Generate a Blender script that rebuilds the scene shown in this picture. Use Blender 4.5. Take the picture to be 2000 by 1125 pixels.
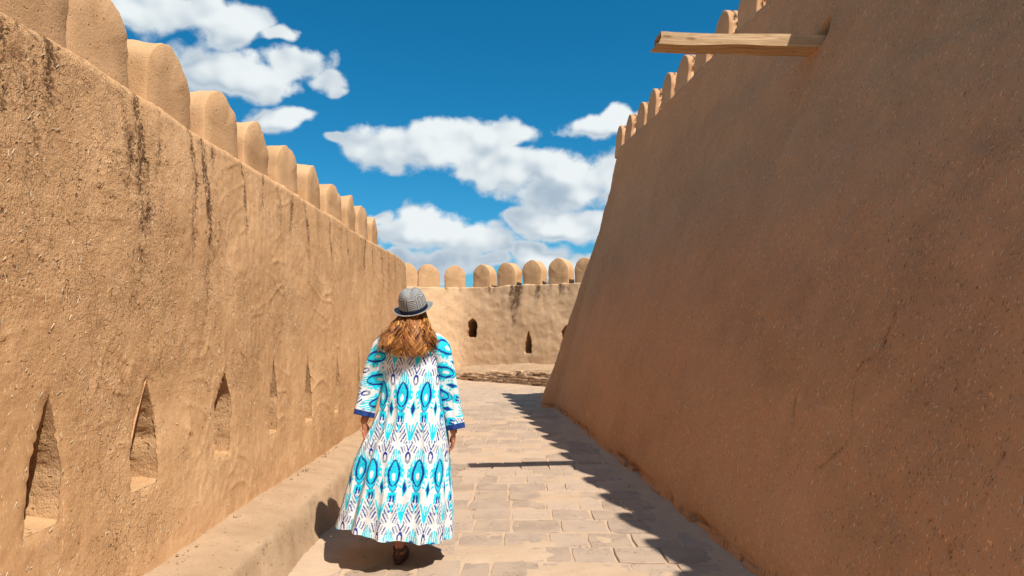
import bpy, bmesh, math, random
import numpy as np
from mathutils import Vector, Matrix, Euler

for o in list(bpy.data.objects):
    bpy.data.objects.remove(o)
SC = bpy.context.scene
COL = SC.collection
PI = math.pi
rnd = random.Random(7)

# ------------------------------------------------------------------ camera
F_PX, CAM_H = 1300.0, 1.5
PITCH = math.atan(77.5 / 1300.0)
cam_d = bpy.data.cameras.new('camera')
cam_d.sensor_width = 36.0
cam_d.lens = F_PX / 2000.0 * 36.0
cam_d.clip_start = 0.05
cam_d.clip_end = 5000
cam = bpy.data.objects.new('camera', cam_d)
cam.location = (0, 0, CAM_H)
cam.rotation_euler = (PI / 2 + PITCH, 0, 0)
COL.objects.link(cam)
SC.camera = cam

# ------------------------------------------------------------------ sun, view
SUN_TO = Vector((0.432, -0.515, 1.0)).normalized()
SUN_EL = math.asin(SUN_TO.z)
SUN_AZ = math.atan2(SUN_TO.x, SUN_TO.y)
sun_d = bpy.data.lights.new('sun', 'SUN')
sun_d.energy = 5.0
sun_d.angle = math.radians(0.5)
sun_d.color = (1.0, 0.94, 0.85)
sun = bpy.data.objects.new('sun', sun_d)
sun.rotation_euler = SUN_TO.to_track_quat('Z', 'Y').to_euler()
sun.location = (10, -10, 20)
COL.objects.link(sun)
SC.view_settings.view_transform = 'Standard'
SC.view_settings.look = 'None'
SC.view_settings.gamma = 1.0
SC.view_settings.use_curve_mapping = False
SC.view_settings.exposure = 0.35
SKY_STRENGTH = 0.095
SKY_TINT = (0.05, 0.71, 0.94)
SC.cycles.max_bounces = 8
SC.cycles.diffuse_bounces = 4
SC.cycles.adaptive_threshold = 0.02


# ------------------------------------------------------------------ node helpers
def srgb(r, g, b):
    f = lambda c: (c / 255) / 12.92 if c / 255 <= 0.04045 else (((c / 255) + 0.055) / 1.055) ** 2.4
    return (f(r), f(g), f(b), 1.0)


class NT:
    def __init__(s, tree):
        s.t = tree
        s.n = tree.nodes
        s.l = tree.links

    def node(s, typ, **kw):
        n = s.n.new(typ)
        for k, v in kw.items():
            setattr(n, k, v)
        return n

    def put(s, sock, v):
        if isinstance(v, bpy.types.NodeSocket):
            s.l.new(v, sock)
        elif v is not None:
            sock.default_value = v

    def math(s, op, a, b=None, c=None, clamp=False):
        n = s.node('ShaderNodeMath', operation=op, use_clamp=clamp)
        s.put(n.inputs[0], a)
        if b is not None:
            s.put(n.inputs[1], b)
        if c is not None:
            s.put(n.inputs[2], c)
        return n.outputs[0]

    def vmath(s, op, a, b=None):
        n = s.node('ShaderNodeVectorMath', operation=op)
        s.put(n.inputs[0], a)
        if b is not None:
            s.put(n.inputs[1], b)
        return n.outputs['Value'] if op in ('LENGTH', 'DOT_PRODUCT', 'DISTANCE') else n.outputs[0]

    def noise(s, vec, scale, detail=4, rough=0.55, dist=0.0):
        n = s.node('ShaderNodeTexNoise')
        s.put(n.inputs['Vector'], vec)
        n.inputs['Scale'].default_value = scale
        n.inputs['Detail'].default_value = detail
        n.inputs['Roughness'].default_value = rough
        n.inputs['Distortion'].default_value = dist
        return n.outputs['Fac']

    def voro(s, vec, scale, feature='F1', rnd_=1.0):
        n = s.node('ShaderNodeTexVoronoi', feature=feature)
        s.put(n.inputs['Vector'], vec)
        n.inputs['Scale'].default_value = scale
        n.inputs['Randomness'].default_value = rnd_
        return n.outputs['Distance']

    def ramp(s, v, lo, hi, a=0.0, b=1.0):
        n = s.node('ShaderNodeMapRange', interpolation_type='SMOOTHSTEP')
        s.put(n.inputs['Value'], v)
        n.inputs['From Min'].default_value = lo
        n.inputs['From Max'].default_value = hi
        n.inputs['To Min'].default_value = a
        n.inputs['To Max'].default_value = b
        return n.outputs['Result']

    def mix(s, f, a, b, blend='MIX'):
        n = s.node('ShaderNodeMix', data_type='RGBA', blend_type=blend)
        s.put(n.inputs[0], f)
        s.put(n.inputs[6], a)
        s.put(n.inputs[7], b)
        return n.outputs[2]

    def attr(s, name, color=False):
        n = s.node('ShaderNodeAttribute', attribute_name=name)
        return n.outputs['Color'] if color else n.outputs['Fac']

    def scalev(s, v, sc):
        return s.vmath('MULTIPLY', v, sc)


def new_mat(name, rough=0.95, spec=0.1):
    m = bpy.data.materials.new(name)
    m.use_nodes = True
    nt = NT(m.node_tree)
    b = nt.n['Principled BSDF']
    b.inputs['Roughness'].default_value = rough
    b.inputs['Specular IOR Level'].default_value = spec
    return m, nt, b


def bump_chain(nt, b, items):
    prev = None
    for h, dist, st in items:
        n = nt.node('ShaderNodeBump')
        nt.put(n.inputs['Strength'], st)
        n.inputs['Distance'].default_value = dist
        nt.put(n.inputs['Height'], h)
        if prev is not None:
            nt.l.new(prev, n.inputs['Normal'])
        prev = n.outputs['Normal']
    nt.l.new(prev, b.inputs['Normal'])


# ------------------------------------------------------------------ world sky with clouds
def pix_ray(u, v):
    a = (u - 1000) / F_PX
    b = (562.5 - v) / F_PX
    return Vector((a, math.cos(PITCH) - b * math.sin(PITCH), math.sin(PITCH) + b * math.cos(PITCH)))


CLOUDS = [  # bearings of the cumulus puffs (as plan points of the northern sky) and their size
    (270, 14, 95), (350, 35, 80), (425, 60, 66), (490, 36, 58), (538, 62, 40),
    (285, 105, 75), (335, 140, 100), (420, 145, 95), (500, 160, 72), (578, 124, 70), (628, 152, 52), (655, 174, 28),
    (545, 234, 56), (594, 222, 38), (655, 276, 26),
    (700, 284, 46), (762, 288, 80), (842, 282, 84), (922, 278, 82), (990, 262, 50),
    (965, 316, 72), (1040, 338, 92), (1120, 352, 104), (1190, 342, 95), (1085, 380, 76), (1230, 390, 80),
    (1155, 248, 54), (1206, 238, 52),
    (1030, 424, 54), (1088, 438, 68), (1156, 446, 56),
    (735, 420, 26), (782, 452, 66), (836, 444, 74), (886, 458, 56), (938, 468, 66), (972, 484, 34),
    (690, 486, 60), (790, 504, 44), (855, 514, 62), (940, 508, 52),
    (1030, 488, 50), (1064, 508, 66), (1112, 524, 44), (1190, 520, 50), (540, 500, 60)]
MASSES = [(380, 50, 190), (450, 150, 210), (565, 232, 80), (830, 292, 170), (1090, 350, 200), (1180, 246, 85), (1090, 440, 120), (860, 462, 150), (1065, 510, 90)]

world = bpy.data.worlds.new('World')
SC.world = world
world.use_nodes = True
wt = NT(world.node_tree)
bg = wt.n['Background']
world.cycles.sampling_method = 'MANUAL'
world.cycles.sample_map_resolution = 256
bg.inputs['Strength'].default_value = SKY_STRENGTH
sky = wt.node('ShaderNodeTexSky', sky_type='NISHITA')
sky.sun_disc = False
sky.sun_elevation = SUN_EL
sky.sun_rotation = SUN_AZ
sky.altitude = 100
sky.air_density = 1.0
sky.dust_density = 0.6
sky.ozone_density = 2.0
d_ = wt.node('ShaderNodeTexCoord').outputs['Generated']
sep = wt.node('ShaderNodeSeparateXYZ')
wt.l.new(d_, sep.inputs[0])
ay_ = wt.math('MAXIMUM', wt.math('ABSOLUTE', sep.outputs[1]), 0.02)
ca_ = wt.math('DIVIDE', sep.outputs[0], ay_)
cb_ = wt.math('MULTIPLY', wt.math('DIVIDE', sep.outputs[2], ay_), 2.0)
cmb = wt.node('ShaderNodeCombineXYZ')
wt.l.new(ca_, cmb.inputs[0])
wt.l.new(cb_, cmb.inputs[1])
wp = wt.node('ShaderNodeTexNoise')
wt.put(wp.inputs['Vector'], d_)
wp.inputs['Scale'].default_value = 15
wp.inputs['Detail'].default_value = 2
ab_ = wt.vmath('ADD', cmb.outputs[0], wt.vmath('MULTIPLY', wt.vmath('SUBTRACT', wp.outputs['Color'], (0.5, 0.5, 0.5)), (0.085, 0.11, 0)))


def puff_field(vec, lst):
    fld = None
    for (u, v, r) in lst:
        q = pix_ray(u, v)
        dist = wt.vmath('DISTANCE', vec, (q.x / q.y, 2 * q.z / q.y, 0))
        h = wt.math('MULTIPLY_ADD', dist, -F_PX / (r * 1.07), 1.0)
        fld = h if fld is None else wt.math('SMOOTH_MAX', fld, h, 0.12)
    return fld


puffs = wt.math('MAXIMUM', puff_field(ab_, CLOUDS), -1.2)
gen = wt.math('MULTIPLY_ADD', wt.noise(wt.scalev(d_, (1, 1, 2.2)), 3.2, 2, 0.5), 5.0, -3.0)
outm = wt.math('MAXIMUM', wt.ramp(wt.math('ABSOLUTE', ca_), 0.8, 1.15), wt.ramp(cb_, 1.15, 1.6))
puffs = wt.math('MAXIMUM', puffs, wt.math('MULTIPLY_ADD', outm, 3.0, wt.math('ADD', gen, -3.0)))
vd = wt.scalev(d_, (1, 1, 1.25))
f1 = wt.noise(vd, 15, 8, 0.58)
f3 = wt.noise(vd, 15, 2, 0.5)
f2 = wt.noise(wt.vmath('ADD', vd, (0.010, 0.0, 0.022)), 15, 2, 0.5)
dens = wt.math('ADD', puffs, wt.math('MULTIPLY_ADD', f1, 1.9, -0.93))
alpha = wt.ramp(dens, -0.17, 0.29)
L0 = puff_field(ab_, MASSES)
L1 = puff_field(wt.vmath('ADD', ab_, (0.012, 0.05, 0)), MASSES)
rel = wt.math('MULTIPLY_ADD', wt.math('SUBTRACT', L0, L1), 1.1, wt.math('MULTIPLY', wt.math('SUBTRACT', f3, f2), 1.7))
lit = wt.ramp(rel, -0.40, 0.42)
thin = wt.ramp(dens, 0.75, 0.15)
lit = wt.math('MAXIMUM', lit, wt.math('MULTIPLY', thin, 0.4))
k = 0.80 / SKY_STRENGTH
shade_c = tuple(c * k for c in (0.40, 0.50, 0.60)) + (1,)
lit_c = tuple(c * k for c in (0.84, 0.89, 0.90)) + (1,)
cloud_c = wt.mix(lit, shade_c, lit_c)
sp = wt.node('ShaderNodeSeparateColor')
wt.l.new(sky.outputs[0], sp.inputs[0])
cc = wt.node('ShaderNodeCombineColor')
wt.l.new(wt.math('MULTIPLY', wt.math('POWER', sp.outputs[0], 2.0), 0.055), cc.inputs[0])
wt.l.new(wt.math('MULTIPLY', sp.outputs[1], SKY_TINT[1]), cc.inputs[1])
wt.l.new(wt.math('MULTIPLY', sp.outputs[2], SKY_TINT[2]), cc.inputs[2])
sky_c = cc.outputs[0]
wt.l.new(wt.mix(alpha, sky_c, cloud_c), bg.inputs['Color'])


# ------------------------------------------------------------------ numpy noise
def _hash(ix, iy, iz, seed):
    h = (ix.astype(np.int64) * 374761393 + iy.astype(np.int64) * 668265263 + iz.astype(np.int64) * 2147483647 + seed * 974634777) & 0xFFFFFFFF
    h = ((h ^ (h >> 13)) * 1274126177) & 0xFFFFFFFF
    h = ((h ^ (h >> 16)) * 2246822519) & 0xFFFFFFFF
    return ((h ^ (h >> 15)) & 0xFFFFFF) / float(0xFFFFFF)


def vn(x, y, z=0.0, seed=0):
    x, y, z = np.broadcast_arrays(np.asarray(x, float), np.asarray(y, float), np.asarray(z, float))
    ix, iy, iz = np.floor(x), np.floor(y), np.floor(z)
    fx, fy, fz = x - ix, y - iy, z - iz
    sx, sy, sz = fx * fx * (3 - 2 * fx), fy * fy * (3 - 2 * fy), fz * fz * (3 - 2 * fz)
    r = 0
    for dx in (0, 1):
        wx = sx if dx else 1 - sx
        for dy in (0, 1):
            wy = sy if dy else 1 - sy
            for dz in (0, 1):
                wz = sz if dz else 1 - sz
                r = r + wx * wy * wz * _hash(ix + dx, iy + dy, iz + dz, seed)
    return r * 2 - 1


def fbm(x, y, z=0.0, o=4, seed=0, g=0.5):
    a, s, f = 1.0, 0.0, 1.0
    for i in range(o):
        s = s + a * vn(np.asarray(x) * f, np.asarray(y) * f, np.asarray(z) * f, seed + i * 17)
        a *= g
        f *= 2.03
    return s


def sstep(x, a, b):
    t = np.clip((x - a) / (b - a), 0, 1)
    return t * t * (3 - 2 * t)


# ------------------------------------------------------------------ object helpers
def link(name, me, mat=None, parent=None):
    o = bpy.data.objects.new(name, me)
    COL.objects.link(o)
    if mat is not None and me is not None:
        me.materials.append(mat)
    if parent is not None:
        o.parent = parent
    return o


def tag(o, label=None, cat=None, group=None, kind=None):
    for k_, v_ in (('label', label), ('category', cat), ('group', group), ('kind', kind)):
        if v_:
            o[k_] = v_
    return o


def empty(name, loc=(0, 0, 0)):
    o = bpy.data.objects.new(name, None)
    o.location = loc
    o.empty_display_size = 0.2
    COL.objects.link(o)
    return o


def mesh_np(name, V, Fq, smooth=True):
    me = bpy.data.meshes.new(name)
    V = np.asarray(V, dtype=np.float32).reshape(-1, 3)
    Fq = np.asarray(Fq, dtype=np.int32)
    k_ = Fq.shape[1]
    me.vertices.add(len(V))
    me.vertices.foreach_set('co', V.ravel())
    me.loops.add(Fq.size)
    me.loops.foreach_set('vertex_index', Fq.ravel())
    me.polygons.add(len(Fq))
    me.polygons.foreach_set('loop_start', np.arange(0, Fq.size, k_, dtype=np.int32))
    me.update(calc_edges=True)
    me.validate()
    if smooth:
        me.polygons.foreach_set('use_smooth', np.ones(len(me.polygons), dtype=bool))
    return me


def grid_faces(nc, nr, wrap_c=False, flip=False):
    c = np.arange(nc if wrap_c else nc - 1)
    r = np.arange(nr - 1)
    C, R = np.meshgrid(c, r, indexing='ij')
    C2 = (C + 1) % nc
    q = np.stack([C * nr + R, C2 * nr + R, C2 * nr + R + 1, C * nr + R + 1], -1).reshape(-1, 4)
    return q[:, ::-1] if flip else q


def set_float(me, name, vals):
    a = me.attributes.new(name, 'FLOAT', 'POINT')
    a.data.foreach_set('value', np.asarray(vals, dtype=np.float32).ravel())


def set_col(me, name, rgb):
    rgb = np.asarray(rgb, dtype=np.float32).reshape(-1, 3)
    a = me.attributes.new(name, 'FLOAT_COLOR', 'POINT')
    a.data.foreach_set('color', np.concatenate([rgb, np.ones((len(rgb), 1), np.float32)], 1).ravel())


def normals_of(P):
    dc = np.gradient(P, axis=0)
    dr = np.gradient(P, axis=1)
    n = np.cross(dc, dr)
    return n / np.maximum(np.linalg.norm(n, axis=2, keepdims=True), 1e-9)


# ------------------------------------------------------------------ materials
def adobe(name, c0, c1_, bump=1.0, fleck=0.5, grit=1.0, tone_attr=False, pits=1.0, stretch=0.36, fscale=165):
    m, nt, b = new_mat(name, 0.97, 0.05)
    P = nt.node('ShaderNodeNewGeometry').outputs['Position']
    tone = nt.attr('tone') if tone_attr else nt.ramp(nt.noise(P, 3.1, 3, 0.6), 0.3, 0.7)
    sc_ = lambda q: tuple(min(0.92, c * q) for c in c0[:3]) + (1,)
    n3 = nt.noise(P, 58, 4, 0.72)
    nf = nt.noise(nt.scalev(P, (1, 1, stretch)), fscale, 1, 0.5)
    patch = nt.attr('rough') if tone_attr else None
    amt = lambda v, q: nt.math('MULTIPLY', v, nt.math('MULTIPLY', patch, q) if tone_attr else q)
    pit = nt.ramp(nt.noise(P, 36, 1, 0.5), 0.68, 0.76)
    # thin lines left by the trowel and by straw drawn through the wet mud
    ln = None
    if tone_attr and fscale > 110:
        cv = nt.math('ABSOLUTE', nt.math('SUBTRACT', nt.noise(nt.scalev(P, (1, 1, 0.8)), 8.5, 2, 0.55), 0.5))
        ln = nt.math('MULTIPLY', nt.ramp(cv, 0.009, 0.002), nt.ramp(patch, 0.8, 1.2))
    col = nt.mix(tone, c1_, c0)
    col = nt.mix(amt(nt.ramp(n3, 0.54, 0.76), 0.5 * grit), col, sc_(0.5))
    col = nt.mix(nt.math('MULTIPLY', nt.ramp(n3, 0.44, 0.24), 0.35), col, sc_(1.25))
    col = nt.mix(amt(pit, 0.62 * pits * grit), col, sc_(0.28))
    col = nt.mix(nt.math('MULTIPLY', nt.ramp(nf, 0.655, 0.74), fleck), col, sc_(1.7))
    col = nt.mix(nt.math('MULTIPLY', nt.ramp(nf, 0.335, 0.27), fleck), col, sc_(0.32))
    if ln is not None:
        col = nt.mix(nt.math('MULTIPLY', ln, 0.28), col, sc_(0.42))
    # washed-out streaks, exposing coarse dark grains; also cracks and the hollow's painted shade
    st = nt.attr('streak')
    gr = nt.math('MULTIPLY', nt.ramp(nt.math('MULTIPLY_ADD', st, 0.20, n3), 0.545, 0.66), nt.math('MINIMUM', nt.math('MULTIPLY', st, 1.5), 1.0))
    col = nt.mix(nt.math('MULTIPLY', st, 0.36), col, sc_(0.5))
    col = nt.mix(nt.math('MULTIPLY', gr, 0.88), col, tuple(c * q for c, q in zip(c0[:3], (0.15, 0.125, 0.12))) + (1,))
    nt.l.new(col, b.inputs['Base Color'])
    h = nt.math('MULTIPLY_ADD', nf, 0.35, nt.math('SUBTRACT', n3, nt.math('MULTIPLY', pit, 0.7 * pits)))
    if ln is not None:
        h = nt.math('SUBTRACT', h, nt.math('MULTIPLY', ln, 0.5))
    bump_chain(nt, b, [(h, 0.010, nt.math('MULTIPLY', patch, bump) if tone_attr else 0.9 * bump)])
    return m


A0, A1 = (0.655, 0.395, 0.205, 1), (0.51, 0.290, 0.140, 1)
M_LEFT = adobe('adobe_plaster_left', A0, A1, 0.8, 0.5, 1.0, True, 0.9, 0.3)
M_FAR = adobe('adobe_plaster_far', (0.68, 0.445, 0.26, 1), (0.62, 0.395, 0.22, 1), 0.8, 0.3, 0.9, True)
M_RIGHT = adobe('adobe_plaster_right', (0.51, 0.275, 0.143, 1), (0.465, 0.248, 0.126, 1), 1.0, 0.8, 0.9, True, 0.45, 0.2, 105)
M_MERLON = adobe('adobe_smooth_render', (0.60, 0.362, 0.190, 1), (0.51, 0.30, 0.148, 1), 0.45, 0.2, 0.5)
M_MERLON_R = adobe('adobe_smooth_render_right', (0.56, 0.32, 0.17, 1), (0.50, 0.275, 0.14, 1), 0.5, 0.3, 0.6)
M_NICHE = adobe('adobe_broken_core', (0.58, 0.345, 0.178, 1), (0.45, 0.26, 0.125, 1), 0.8, 0.4, 1.0)
M_LEDGE = adobe('trodden_mud', (0.45, 0.305, 0.188, 1), (0.38, 0.25, 0.148, 1), 0.7, 0.3, 0.8)
M_SAND = adobe('sandy_earth', (0.51, 0.365, 0.25, 1), (0.46, 0.325, 0.215, 1), 0.5, 0.2, 0.5)
M_BRICK = adobe('fired_brick', (0.64, 0.43, 0.26, 1), (0.52, 0.33, 0.19, 1), 1.1, 0.3, 1.0)


def paver_mat():
    m, nt, b = new_mat('worn_paver', 0.93, 0.12)
    geo = nt.node('ShaderNodeNewGeometry')
    P = geo.outputs['Position']
    oi = nt.node('ShaderNodeObjectInfo')
    r = oi.outputs['Random']
    base = nt.mix(r, (0.35, 0.258, 0.188, 1), (0.49, 0.365, 0.268, 1))
    tint = nt.math('FRACT', nt.math('MULTIPLY', r, 7.31))
    base = nt.mix(nt.math('MULTIPLY', nt.ramp(tint, 0.55, 1.0), 0.7), base, (0.33, 0.25, 0.192, 1))
    n1 = nt.noise(P, 4.2, 3, 0.62)
    sandc = (0.46, 0.335, 0.235, 1)
    n2 = nt.noise(nt.scalev(P, (0.45, 1.4, 1)), 60, 4, 0.75)
    wear = nt.math('MULTIPLY', nt.ramp(n2, 0.50, 0.66), nt.ramp(n1, 0.38, 0.62))
    col = nt.mix(nt.math('MULTIPLY', nt.ramp(n1, 0.60, 0.40), 0.42), base, sandc)
    col = nt.mix(nt.math('MULTIPLY', wear, 0.55), col, (0.24, 0.175, 0.135, 1))
    pits = nt.math('MULTIPLY', nt.ramp(nt.noise(P, 42, 1), 0.66, 0.74), nt.ramp(n1, 0.42, 0.58))
    col = nt.mix(nt.math('MULTIPLY', pits, 0.7), col, (0.16, 0.11, 0.08, 1))
    nt.l.new(col, b.inputs['Base Color'])
    bump_chain(nt, b, [(nt.math('SUBTRACT', nt.math('SUBTRACT', n2, nt.math('MULTIPLY', pits, 1.2)), nt.math('MULTIPLY', wear, 0.4)), 0.006, 0.8)])
    return m


M_PAVER = paver_mat()


def wood_mat():
    m, nt, b = new_mat('weathered_timber', 0.75, 0.25)
    tc_ = nt.node('ShaderNodeTexCoord')
    P = tc_.outputs['Object']
    sv = nt.scalev(P, (1.3, 22, 22))
    n1 = nt.noise(sv, 1.6, 6, 0.6, 1.2)
    n2 = nt.noise(nt.scalev(P, (2.5, 60, 60)), 3, 4, 0.6)
    col = nt.mix(nt.ramp(n1, 0.3, 0.7), (0.40, 0.235, 0.11, 1), (0.60, 0.40, 0.225, 1))
    col = nt.mix(nt.math('MULTIPLY', nt.ramp(n2, 0.58, 0.7), 0.6), col, (0.16, 0.08, 0.035, 1))
    kn = nt.ramp(nt.voro(nt.scalev(P, (2.6, 9, 9)), 1.0), 0.16, 0.05)
    col = nt.mix(nt.math('MULTIPLY', kn, 0.7), col, (0.17, 0.08, 0.03, 1))
    ck = nt.ramp(nt.noise(nt.scalev(P, (0.9, 26, 26)), 1.1, 3, 0.5, 0.6), 0.665, 0.69)
    col = nt.mix(nt.math('MULTIPLY', ck, 0.85), col, (0.04, 0.02, 0.01, 1))
    nt.l.new(col, b.inputs['Base Color'])
    bump_chain(nt, b, [(nt.math('SUBTRACT', n1, ck), 0.006, 0.7), (n2, 0.002, 0.6)])
    return m


M_WOOD = wood_mat()


def plain(name, c, rough=0.8, spec=0.2, nscale=60, bump=0.3, var=0.25):
    m, nt, b = new_mat(name, rough, spec)
    tc_ = nt.node('ShaderNodeTexCoord')
    n = nt.noise(tc_.outputs['Object'], nscale, 4, 0.6)
    nt.l.new(nt.mix(nt.ramp(n, 0.3, 0.7), tuple(q * (1 - var) for q in c[:3]) + (1,), tuple(min(1, q * (1 + var)) for q in c[:3]) + (1,)), b.inputs['Base Color'])
    bump_chain(nt, b, [(n, 0.002, bump)])
    return m


def cloth_mat(name, attr):
    m, nt, b = new_mat(name, 0.85, 0.15)
    tc_ = nt.node('ShaderNodeTexCoord')
    P = tc_.outputs['Object']
    n = nt.noise(P, 9, 4, 0.6)
    w = nt.noise(P, 260, 2, 0.5)
    c = nt.attr(attr, True)
    c = nt.mix(nt.math('MULTIPLY', nt.ramp(n, 0.45, 0.75), 0.10), c, (0.62, 0.64, 0.66, 1), 'MULTIPLY')
    nt.l.new(c, b.inputs['Base Color'])
    b.inputs['Sheen Weight'].default_value = 0.08
    bump_chain(nt, b, [(nt.noise(P, 14, 3, 0.5, 0.5), 0.02, 0.35), (w, 0.0012, 0.35)])
    return m


M_ROBE = cloth_mat('ikat_cotton', 'ikat')
M_CUFF = plain('navy_cuff_cloth', srgb(34, 62, 122), 0.85, 0.15, 40, 0.4, 0.2)
M_HATW = cloth_mat('woven_straw', 'weave')
M_BAND = plain('navy_hat_band', srgb(14, 20, 46), 0.7, 0.3, 50, 0.3, 0.2)
M_SKIN = plain('skin', srgb(176, 112, 82), 0.55, 0.35, 30, 0.2, 0.12)
M_LEATHER = plain('dark_brown_leather', srgb(66, 34, 24), 0.55, 0.4, 45, 0.4, 0.3)
M_EYE = plain('eye_white', (0.8, 0.78, 0.75, 1), 0.2, 0.5, 10, 0.0, 0.02)


def hair_mat():
    m, nt, b = new_mat('auburn_hair', 0.38, 0.45)
    t = nt.attr('tint')
    c = nt.mix(nt.ramp(t, 0.0, 0.45), (0.080, 0.022, 0.006, 1), (0.42, 0.145, 0.026, 1))
    c = nt.mix(nt.ramp(t, 0.45, 1.0), c, (0.80, 0.37, 0.080, 1))
    nt.l.new(c, b.inputs['Base Color'])
    return m


M_HAIR = hair_mat()

# ================================================================== SETTING
def right_base_x(y):
    return 1.80 - 0.08 * y


def right_top_x(y):
    return 2.0 + 0.112 * (12.42 - y)


def ledge_foot_x(y):
    return -1.33 - 0.016 * np.maximum(np.asarray(y, float) - 4, 0)


FAR_FOOT = [(-4.4, 17.55), (-3.2, 18.45), (-1.72, 19.25), (-0.5, 18.2), (0.835, 16.82), (2.4, 15.2), (4.5, 13.6)]


def far_foot_y(x):
    return np.interp(x, [p[0] for p in FAR_FOOT], [p[1] for p in FAR_FOOT])


# ground to the horizon
gx = np.linspace(-600, 600, 61)
GX, GY = np.meshgrid(gx, gx, indexing='ij')
GZ = -0.06 + 0 * GX
ground = link('ground', mesh_np('ground', np.stack([GX, GY, GZ], -1), grid_faces(61, 61)), M_SAND)
tag(ground, 'dry sandy earth spreading around the fortress walls', 'ground', kind='structure')


# the path: a bed of sand with pavers set into it
def bed_z(x, y):
    dl = x - ledge_foot_x(y)
    dr = right_base_x(y) - x
    dr = np.where(y > 12.7, 3.0, dr)
    z = -0.0085 + 0.0100 * fbm(x * 2.2, y * 2.2, 0, 3, 5) + 0.003 * fbm(x * 18, y * 18, 0, 3, 9)
    z = z + 0.030 * np.exp(-np.maximum(dl, 0) / 0.13) + 0.026 * np.exp(-np.maximum(dr, 0) / 0.16)
    df = far_foot_y(x) - y
    return z + 0.03 * np.exp(-np.maximum(df, 0) / 0.25)


ys = np.concatenate([np.arange(-3, 3, 0.15), np.arange(3, 9, 0.025), np.arange(9, 20.4, 0.07)])
xs = np.concatenate([np.arange(-4.2, -1.7, 0.15), np.arange(-1.7, 1.9, 0.03), np.arange(1.9, 5.2, 0.15)])
BX, BY = np.meshgrid(xs, ys, indexing='ij')
path = link('path', mesh_np('path', np.stack([BX, BY, bed_z(BX, BY)], -1), grid_faces(len(xs), len(ys))), M_SAND)
tag(path, 'paved alley of worn square pavers bedded in pale sand', 'path', kind='structure')


def paver_mesh(seed, lx, ly):
    """one worn paver: chipped outline, softened rim, slightly hollow top"""
    r = random.Random(seed)
    ring = []
    n = 4
    pts = [(-1, -1), (0.0, -1), (1, -1), (1, 0.0), (1, 1), (0, 1), (-1, 1), (-1, 0)]
    for i, (a, b) in enumerate(pts):
        cut = 0.955 if (a and b) else 1.0
        ring.append((a * lx / 2 * cut + r.uniform(-.006, .006), b * ly / 2 * cut + r.uniform(-.006, .006)))
    V, Fc = [], []
    for sc_, z in ((1.0, -0.05), (1.0, -0.007), (0.965, 0.0)):
        for (a, b) in ring:
            V.append((a * sc_, b * sc_, z + (r.uniform(-.0015, .0015) if z > -0.02 else 0)))
    V.append((0, 0, -0.0015))
    for L in range(2):
        for i in range(8):
            j = (i + 1) % 8
            Fc.append((L * 8 + i, L * 8 + j, (L + 1) * 8 + j, (L + 1) * 8 + i))
    for i in range(8):
        Fc.append((16 + i, 16 + (i + 1) % 8, 24))
    me = bpy.data.meshes.new('paver')
    me.from_pydata(V, [], Fc)
    me.update()
    me.materials.append(M_PAVER)
    return me


PAV = [paver_mesh(i, 0.29, 0.285) for i in range(8)]
slots = []
row_y = 3.15
ri = 0
while row_y < 19.4:
    rp = 0.307 + rnd.uniform(-.012, .012)
    x = -1.75 + rnd.uniform(-.14, .14) + (0.145 if ri % 2 else 0)
    while x < 1.75:
        w = 0.292 + rnd.uniform(-.02, .03)
        if rnd.random() < 0.12:
            w *= 0.62
        elif rnd.random() < 0.08:
            w *= 1.22
        cx, cy = x + w / 2, row_y + rp / 2 - 0.028 * (x + w / 2) + 0.02 * math.sin(x * 1.7 + row_y)
        rb = right_base_x(cy) + 0.10 if cy < 12.9 else 1.9
        if ledge_foot_x(cy) - 0.02 < cx - 0.05 and cx < rb and cy < far_foot_y(cx) - 0.1:
            slots.append((cx, cy, w - 0.012, rp - 0.014))
        x += w
    row_y += rp
    ri += 1


def seen_size(s):
    u = 1000 + F_PX * s[0] / s[1]
    vis = 0 < u < 2000 and s[1] > 4.0
    return -1.0 / s[1] if vis else 0.0


slots.sort(key=seen_size)
near, rest = slots[:300], slots[300:]


def paver_matrix(s):
    cx, cy, w, d = s
    z = 0.0 + rnd.uniform(-.004, .004)
    e = Euler((rnd.gauss(0, .009), rnd.gauss(0, .009), rnd.gauss(-.028, .014)))
    return Matrix.Translation((cx, cy, z)) @ e.to_matrix().to_4x4() @ Matrix.Diagonal((w / 0.29, d / 0.285, 1, 1))


for i, s in enumerate(near):
    o = bpy.data.objects.new('paver', PAV[rnd.randrange(8)])
    o.matrix_world = paver_matrix(s)
    COL.objects.link(o)
    o.parent = path
bmr = bmesh.new()
for s in rest:
    n0 = len(bmr.verts)
    bmr.from_mesh(PAV[rnd.randrange(8)])
    bmr.verts.ensure_lookup_table()
    bmesh.ops.transform(bmr, matrix=paver_matrix(s), verts=bmr.verts[n0:])
me = bpy.data.meshes.new('far_pavers')
bmr.to_mesh(me)
bmr.free()
tag(link('far_pavers', me, None, path), kind='stuff')
if not me.materials:
    me.materials.append(M_PAVER)


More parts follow.
